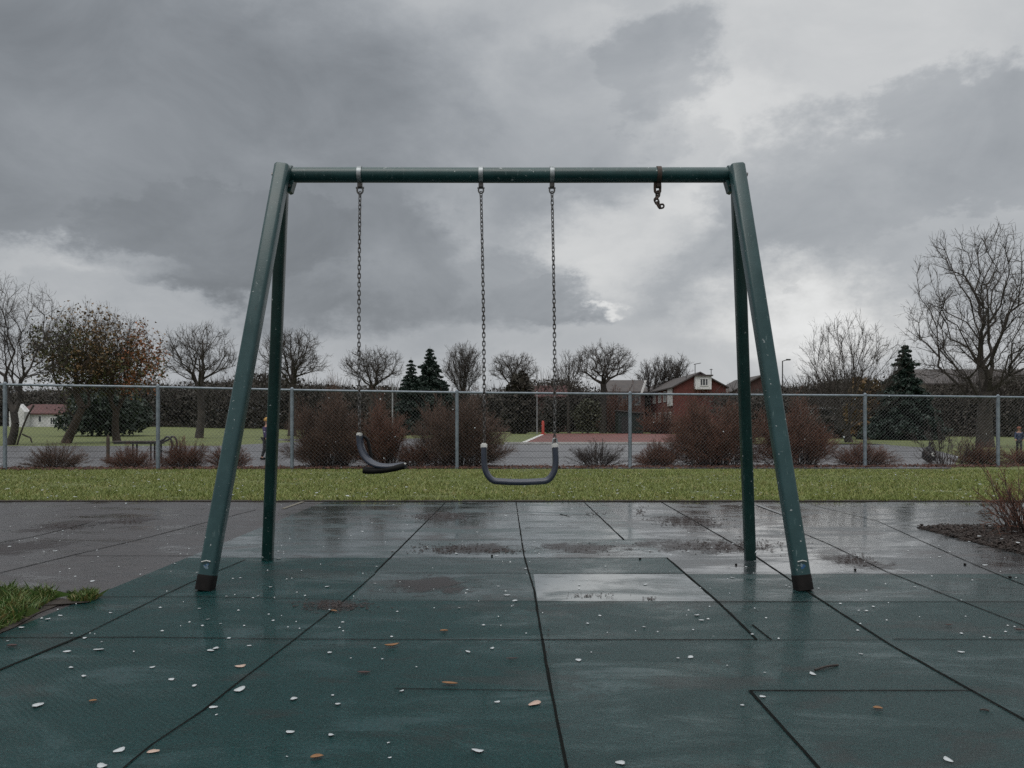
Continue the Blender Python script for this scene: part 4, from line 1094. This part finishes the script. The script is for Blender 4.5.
child(X(1019, 28.5), 28.5, .93, math.radians(-20), 'small person in a navy jacket and orange hat at the right edge beyond the fence', 'navy', 'orange')

# ------------------------------------------------------------------ petals, leaves, twigs
def petal_mesh(seed, a=1., b=.6, curl=.22):
    rg = random.Random(seed); V = [(0, 0, .04)]; n = 12
    for i in range(n):
        t = 2*math.pi*i/n; r = 1+.14*math.sin(3*t+seed)+rg.uniform(-.1, .1)
        V.append((a*r*math.cos(t), b*r*math.sin(t), .05+curl*(abs(math.cos(t))**2)*rg.uniform(.3, 1)*.6))
    F1 = [(0, i+1, (i+1) % n+1) for i in range(n)]
    me = bpy.data.meshes.new('petal'); me.from_pydata(V, [], F1); me.polygons.foreach_set('use_smooth', [True]*n)
    bm = bmesh.new(); bm.from_mesh(me); bmesh.ops.recalc_face_normals(bm, faces=bm.faces); bmesh.ops.solidify(bm, geom=bm.faces, thickness=.03); bm.to_mesh(me); bm.free()
    return me
PM = [petal_mesh(i, 1., .6+.08*(i % 5)) for i in range(7)]
for m_ in PM: m_.materials.append(M['petal'])
PK = [petal_mesh(30+i, 1., .6) for i in range(3)]
for m_ in PK: m_.materials.append(M['petal_pink'])
proto = None
def petal(x, y, size, z=.004, label='small white petal lying on the wet rubber tiles', group='white petals on the rubber tiles', pk=False):
    global proto
    if proto is None: proto = bpy.data.objects.new('petal', PM[0]); o = proto
    else: o = proto.copy()
    o.data = rnd.choice(PK if pk else PM); COL.objects.link(o)
    o.location = (x, y, z); o.scale = (size, size, size*.7); o.rotation_euler = (rnd.uniform(-.12, .12), rnd.uniform(-.12, .12), rnd.uniform(0, 6.28))
    tag(o, label, 'petal', group)
c4 = [(435, 92, 6), (187, 117, 10), (238, 103, 9), (85, 150, 10), (30, 203, 5), (333, 192, 10), (400, 207, 4), (265, 245, 14), (390, 237, 19), (527, 245, 5), (280, 308, 11), (330, 342, 12), (600, 307, 10), (676, 355, 11), (765, 380, 11), (840, 465, 15), (945, 395, 26), (850, 232, 15), (830, 241, 16), (148, 457, 25), (470, 635, 21), (400, 697, 24), (785, 75, 7), (817, 118, 9), (797, 143, 7), (868, 135, 5), (982, 222, 9), (852, 495, 6)]
c5 = [(45, 106, 5), (237, 216, 9), (310, 235, 4), (391, 200, 5), (417, 238, 5), (534, 265, 4), (115, 374, 16), (248, 362, 6), (266, 392, 10), (102, 488, 14), (242, 498, 14), (484, 347, 9), (710, 213, 10), (793, 201, 9), (870, 38, 9), (680, 63, 5), (743, 552, 20), (810, 385, 9), (438, 525, 5), (443, 576, 6), (92, 572, 4)]
c6 = [(236, 103, 6), (410, 148, 7), (618, 101, 12), (636, 121, 11), (683, 185, 4), (152, 279, 13), (544, 271, 7), (593, 267, 12), (737, 300, 4), (885, 328, 5), (876, 423, 12), (797, 457, 8), (318, 685, 20), (202, 248, 5)]
c7 = [(330, 88, 6), (340, 271, 9), (137, 355, 16), (760, 263, 13), (705, 717, 21)]
for lst, ox, sc in ((c4, 0, 3.938), (c5, 260, 3.413), (c6, 540, 3.938), (c7, 780, 4.197)):
    for u, v, s in lst:
        x, y = G(ox+u/sc, 590+v/sc); petal(x, y, (s/sc)*y/F*1.08)
for u, v, s in ((603, 640, 20), (948, 303, 18)):
    x, y = G(u/3.938, 590+v/3.938); petal(x, y, s/3.938*y/F*1.2, label='pinkish tan petal lying on the wet tiles', group='pinkish petals on the tiles', pk=True)
x, y = G(260+938/3.413, 590+390/3.413); petal(x, y, .028, label='pinkish tan petal lying on the wet tiles', group='pinkish petals on the tiles', pk=True)
for _ in range(80):
    py = rnd.uniform(504, 600); px = rnd.uniform(-5, 1030)
    x, y = G(px, py)
    if x > XB and 5.9 < y < 8.1: continue
    petal(x, y, rnd.choice((.008, .010, .012, .015, .018)))
for _ in range(135):
    y = 10.6+6*rnd.random()**1.4; x = rnd.uniform(-.64, .64)*y
    petal(x, y, rnd.uniform(.014, .028), .036+.01*rnd.random(), 'small white petal caught on the grass strip', 'white petals on the grass strip')
for px, py in ((979, 545), (1015, 540), (1002, 548), (962, 536), (1018, 552), (990, 534)):
    x, y = G(px, py); petal(x, y, .016, .075, 'small white petal on the bark mulch', 'white petals on the bark mulch')
def specks():
    rng = np.random.default_rng(91); parts = []
    for i in range(520):
        if i < 230:
            px = rng.uniform(-5, 1030); py = rng.uniform(503, 640)**1.0; x, y = G(px, py); z = .004
            if x > XB-.1 and 5.9 < y < 8.: continue
        else:
            y = 10.6+6.5*rng.random()**1.3; x = rng.uniform(-.68, .68)*y; z = .04
        n = 7; a = np.arange(n)*2*math.pi/n+rng.random(); rr = rng.uniform(.003, .009)*(1 if i < 230 else 2.0)*(.7+.5*rng.random(n))
        top = np.stack([x+np.cos(a)*rr, y+np.sin(a)*rr, np.full(n, z)], 1); c = np.array([[x, y, z+.004]])
        V = np.concatenate([c, top]); Fc = np.array([(0, k+1, (k+1) % n+1) for k in range(n)]); parts.append((V, Fc))
    tag(link('petal_fragments', np_mesh('petal_fragments', *merge(parts), True), M['petal']), kind='stuff')
specks()
def dead_leaf(px, py, size, rz, label, mat='dead_leaf', curl=.5, slim=.32):
    x, y = G(px, py); mb = MB(); N = 9; V = []
    for i in range(N):
        t = i/(N-1); w = slim*math.sin(math.pi*min(1, t*.92+.06))**.8; zc = curl*(t-.5)**2
        for k in (-1, 0, 1): V.append(((t-.5)*size*2, k*w*size, (zc+.32*abs(k)*w*1.6)*size+.003))
    Fc = [(i*3+k, i*3+k+1, i*3+k+4, i*3+k+3) for i in range(N-1) for k in (0, 1)]
    mb.add(V, Fc); o = mb.build('dead_leaf', M[mat], smooth=True)
    md = o.modifiers.new('t', 'SOLIDIFY'); md.thickness = .0015
    o.location = (x, y, .003); o.rotation_euler.z = rz; tag(o, label, 'leaf')
dead_leaf(392, 647.5, .034, .5, 'curled tan dead leaf nearest the middle of the tiles, left of the long joint', curl=1.1, slim=.42)
dead_leaf(450, 685.5, .032, -.2, 'straight tan dead leaf lying just above the faint cross joint', curl=.5)
dead_leaf(444, 632, .02, .1, 'tiny tan dead leaf left of the long centre joint', slim=.5)
dead_leaf(364, 674, .026, 0., 'dark reddish dead leaf below the curled tan leaf', 'dark_leaf')
dead_leaf(317, 759, .019, .4, 'orange brown dead leaf near the bottom edge of the picture', slim=.6)
dead_leaf(334, 612, .022, -.5, 'thin brown dead leaf beside the dark debris', slim=.4)
dead_leaf(93, 702.5, .013, .4, 'small red brown dead leaf on the left tiles', slim=.6)
dead_leaf(12, 647, .022, .1, 'dull brown dead leaf at the left edge below the grass tuft', 'dark_leaf', slim=.5)
dead_leaf(878, 710, .016, -.3, 'rounded tan dead leaf on the right front tile', slim=.65)
dead_leaf(949, 626, .018, 0, 'dark dead leaf on the far right green tiles', 'dark_leaf')
dead_leaf(1020, 631, .026, -.3, 'reddish dead leaf at the right edge of the tiles', 'dark_leaf')
dead_leaf(512, 659.5, .026, .05, 'flat dark red dead leaf beside the long centre joint', 'dark_leaf', slim=.15, curl=.1)
def stick(p, q, r, label):
    a = Vector((*G(*p), r)); b = Vector((*G(*q), r)); mb = MB()
    mb.tube(smooth_path([Vector((0, 0, r)), (b-a)*.5+Vector((0, .004, r*1.6)), (b-a)+Vector((0, 0, r))]), r, 6)
    o = mb.build('twig', M['twig'], smooth=True); o.location = (a.x, a.y, 0); tag(o, label, 'twig')
stick((815, 671), (838, 666), .0045, 'short dark twig beside a white petal on the right tiles')
stick((980, 710.5), (989, 711.5), .003, 'tiny thin twig on the right front tile')
def stones():
    spots = [(736, 565.5, 'round black pellet beside the right rear leg'), (855, 570.5, 'round black pellet right of the right front boot'), (640, 559.5, 'round black pellet at the cross joint left of the right rear leg'), (492, 556.5, 'round black pellet near the centre joint'), (965, 565, 'round black pellet on the far right slate tiles'), (1010, 578, 'round black pellet at the right edge')]
    for px, py, lab in spots:
        x, y = G(px, py); bm = bmesh.new(); bmesh.ops.create_icosphere(bm, subdivisions=2, radius=.010)
        for v in bm.verts: v.co *= 1+.1*math.sin(v.co.x*300+px); v.co.z = v.co.z*.75+.0065
        me = bpy.data.meshes.new('pellet'); bm.to_mesh(me); bm.free(); o = link('pellet', me, M['boot']); o.location = (x, y, 0); tag(o, lab, 'pellet')
stones()
def sleet():
    rng = np.random.default_rng(77); parts = []
    bm = bmesh.new(); bmesh.ops.create_icosphere(bm, subdivisions=1, radius=1); bm.verts.ensure_lookup_table()
    V0 = np.array([v.co for v in bm.verts]); F0 = np.array([[v.index for v in f.verts] for f in bm.faces]); bm.free()
    for i in range(170):
        D = 2.2+8*rng.random(); px = rng.uniform(-20, 1044); py = rng.uniform(395, 600)
        z = Z(py, D)
        if z < .05: continue
        rr = rng.uniform(.0012, .0032); parts.append((V0*np.array([rr, rr, rr*1.2])+np.array([X(px, D), D, z]), F0))
    tag(link('falling_sleet', np_mesh('falling_sleet', *merge(parts), True), M['petal']), kind='stuff')
sleet()

# ------------------------------------------------------------------ sky, sun, camera
def world():
    w = bpy.data.worlds.new('World'); scene.world = w; w.use_nodes = True; nt = w.node_tree
    bg = nt.nodes['Background']; bg.inputs['Strength'].default_value = .1
    sky = nd(nt, 'ShaderNodeTexSky'); sky.sky_type = 'NISHITA'; sky.sun_disc = False
    sky.sun_elevation = SUN_EL; sky.sun_rotation = SUN_ROT; sky.dust_density = 5; sky.air_density = 2
    tc = nd(nt, 'ShaderNodeTexCoord').outputs['Generated']
    sp = nd(nt, 'ShaderNodeSeparateXYZ'); nt.links.new(tc, sp.inputs[0])
    az = math_n(nt, 'ARCTAN2', sp.outputs[0], sp.outputs[1]); el = math_n(nt, 'ARCSINE', sp.outputs[2])
    # cloud lookup vector: direction flattened towards the horizon
    mp = nd(nt, 'ShaderNodeMapping'); mp.inputs['Scale'].default_value = (1, 1, 1.7); mp.inputs['Location'].default_value = (2.3, .6, 1.1); nt.links.new(tc, mp.inputs['Vector'])
    vec = mp.outputs[0]
    def off(seed):
        m = nd(nt, 'ShaderNodeMapping'); m.inputs['Location'].default_value = (seed, seed*.7, -seed*.3); nt.links.new(vec, m.inputs['Vector']); return m.outputs[0]
    w1 = math_n(nt, 'SUBTRACT', noise(nt, off(3.1), 5.0, 9, .64), .5); w2 = math_n(nt, 'SUBTRACT', noise(nt, off(8.7), 5.0, 9, .64), .5)
    azw = math_n(nt, 'MULTIPLY_ADD', w1, .30, az); elw = math_n(nt, 'MULTIPLY_ADD', w2, .24, el)
    def blob(px, py, rx, ry, soft, amp, prev, add=True):
        a0 = math.atan((px-HX)/F); e0 = math.atan((HY-py)/math.hypot(F, px-HX))
        u = math_n(nt, 'DIVIDE', math_n(nt, 'SUBTRACT', azw, a0), rx/F); v = math_n(nt, 'DIVIDE', math_n(nt, 'SUBTRACT', elw, e0), ry/F)
        d = math_n(nt, 'SQRT', math_n(nt, 'ADD', math_n(nt, 'MULTIPLY', u, u), math_n(nt, 'MULTIPLY', v, v)))
        f = ramp(nt, d, 1+soft, max(0, 1-soft))
        return math_n(nt, 'MULTIPLY_ADD', f, amp, prev) if add else math_n(nt, 'SMOOTH_MAX', math_n(nt, 'MULTIPLY', f, amp), prev, .03)
    dk = math_n(nt, 'ADD', 0., 0.)
    for (px, py, rx, ry, s, amp) in DARK: dk = blob(px, py, rx, ry, s, amp, dk, False)
    B = math_n(nt, 'SUBTRACT', .53, dk)
    for (px, py, rx, ry, s, amp) in LIGHT: B = blob(px, py, rx, ry, s, amp, B)
    n1 = noise(nt, off(1.3), 5.2, 10, .6, .5); n2 = noise(nt, off(5.2), 2.6, 5, .5)
    B = math_n(nt, 'ADD', B, math_n(nt, 'MULTIPLY', math_n(nt, 'SUBTRACT', n1, .5), .24))
    B = math_n(nt, 'ADD', B, math_n(nt, 'MULTIPLY', math_n(nt, 'SUBTRACT', n2, .5), .08))
    # overcast sky is brighter high overhead
    B = math_n(nt, 'ADD', B, math_n(nt, 'MULTIPLY', ramp(nt, el, math.radians(33), math.radians(70)), 1.0))
    B = math_n(nt, 'SMOOTH_MAX', B, .165, .06)
    tint = mixc(nt, ramp(nt, B, .15, .75), (.905, .985, 1.085), (.99, 1.0, 1.0))
    mul = nd(nt, 'ShaderNodeMix'); mul.data_type = 'RGBA'; mul.blend_type = 'MULTIPLY'; mul.inputs[0].default_value = 1
    cc = nd(nt, 'ShaderNodeCombineColor'); b10 = math_n(nt, 'MULTIPLY', B, 10.)
    for i in range(3): nt.links.new(b10, cc.inputs[i])
    nt.links.new(cc.outputs[0], mul.inputs[6]); nt.links.new(tint, mul.inputs[7])
    nt.links.new(mixc(nt, .97, sky.outputs[0], mul.outputs[2]), bg.inputs['Color'])
SUN_EL = math.radians(62); SUN_AZ = math.radians(205)   # azimuth clockwise from +y
SUN_ROT = SUN_AZ
DARK = [(150, 105, 330, 150, .45, .265), (50, 165, 130, 70, .28, .25), (215, 240, 140, 58, .28, .29), (345, 250, 140, 68, .38, .25), (470, 275, 125, 48, .45, .20),
        (400, 140, 160, 120, .6, .13), (560, 150, 120, 100, .5, .15), (560, 290, 78, 24, .42, .21), (662, 62, 72, 55, .28, .19), (640, 130, 62, 52, .4, .13), (702, 160, 22, 30, .4, .09),
        (950, 148, 140, 52, .2, .165), (815, 205, 95, 62, .28, .155), (780, 265, 150, 50, .5, .12), (960, 250, 130, 60, .6, .10), (800, 291, 16, 8, .5, .16)]
LIGHT = [(800, 60, 230, 100, .5, .07), (725, 140, 50, 75, .6, .09), (645, 232, 66, 48, .5, .17), (626, 289, 12, 6, .9, .32), (575, 222, 30, 20, .9, .10),
       (815, 316, 80, 36, .8, .31), (45, 258, 75, 16, .7, .08), (120, 262, 50, 12, .7, .07), (150, 345, 260, 45, .9, -.06), (420, 335, 170, 35, .9, -.06), (940, 330, 90, 40, .8, -.02), (600, 15, 50, 20, .8, .05)]
world()
sl = bpy.data.lights.new('sun', 'SUN'); sl.energy = 1.3; sl.angle = math.radians(40); sl.color = (1, .97, .93)
so = bpy.data.objects.new('sun', sl); COL.objects.link(so)
dv = Vector((math.sin(SUN_AZ)*math.cos(SUN_EL), math.cos(SUN_AZ)*math.cos(SUN_EL), math.sin(SUN_EL)))
so.rotation_euler = dv.to_track_quat('Z', 'Y').to_euler()
cam = bpy.data.cameras.new('camera'); cam.sensor_width = 36; cam.lens = F/1024*36; cam.shift_y = (HY-384)/1024; cam.clip_end = 9000; cam.clip_start = .05
co = bpy.data.objects.new('camera', cam); COL.objects.link(co); co.location = (0, 0, CAMZ); co.rotation_euler = (math.radians(90), 0, 0)
scene.camera = co
vs = scene.view_settings; vs.view_transform = 'Standard'; vs.look = 'None'; vs.gamma = 1; vs.exposure = 0; vs.use_curve_mapping = False
scene.cycles.use_denoising = False
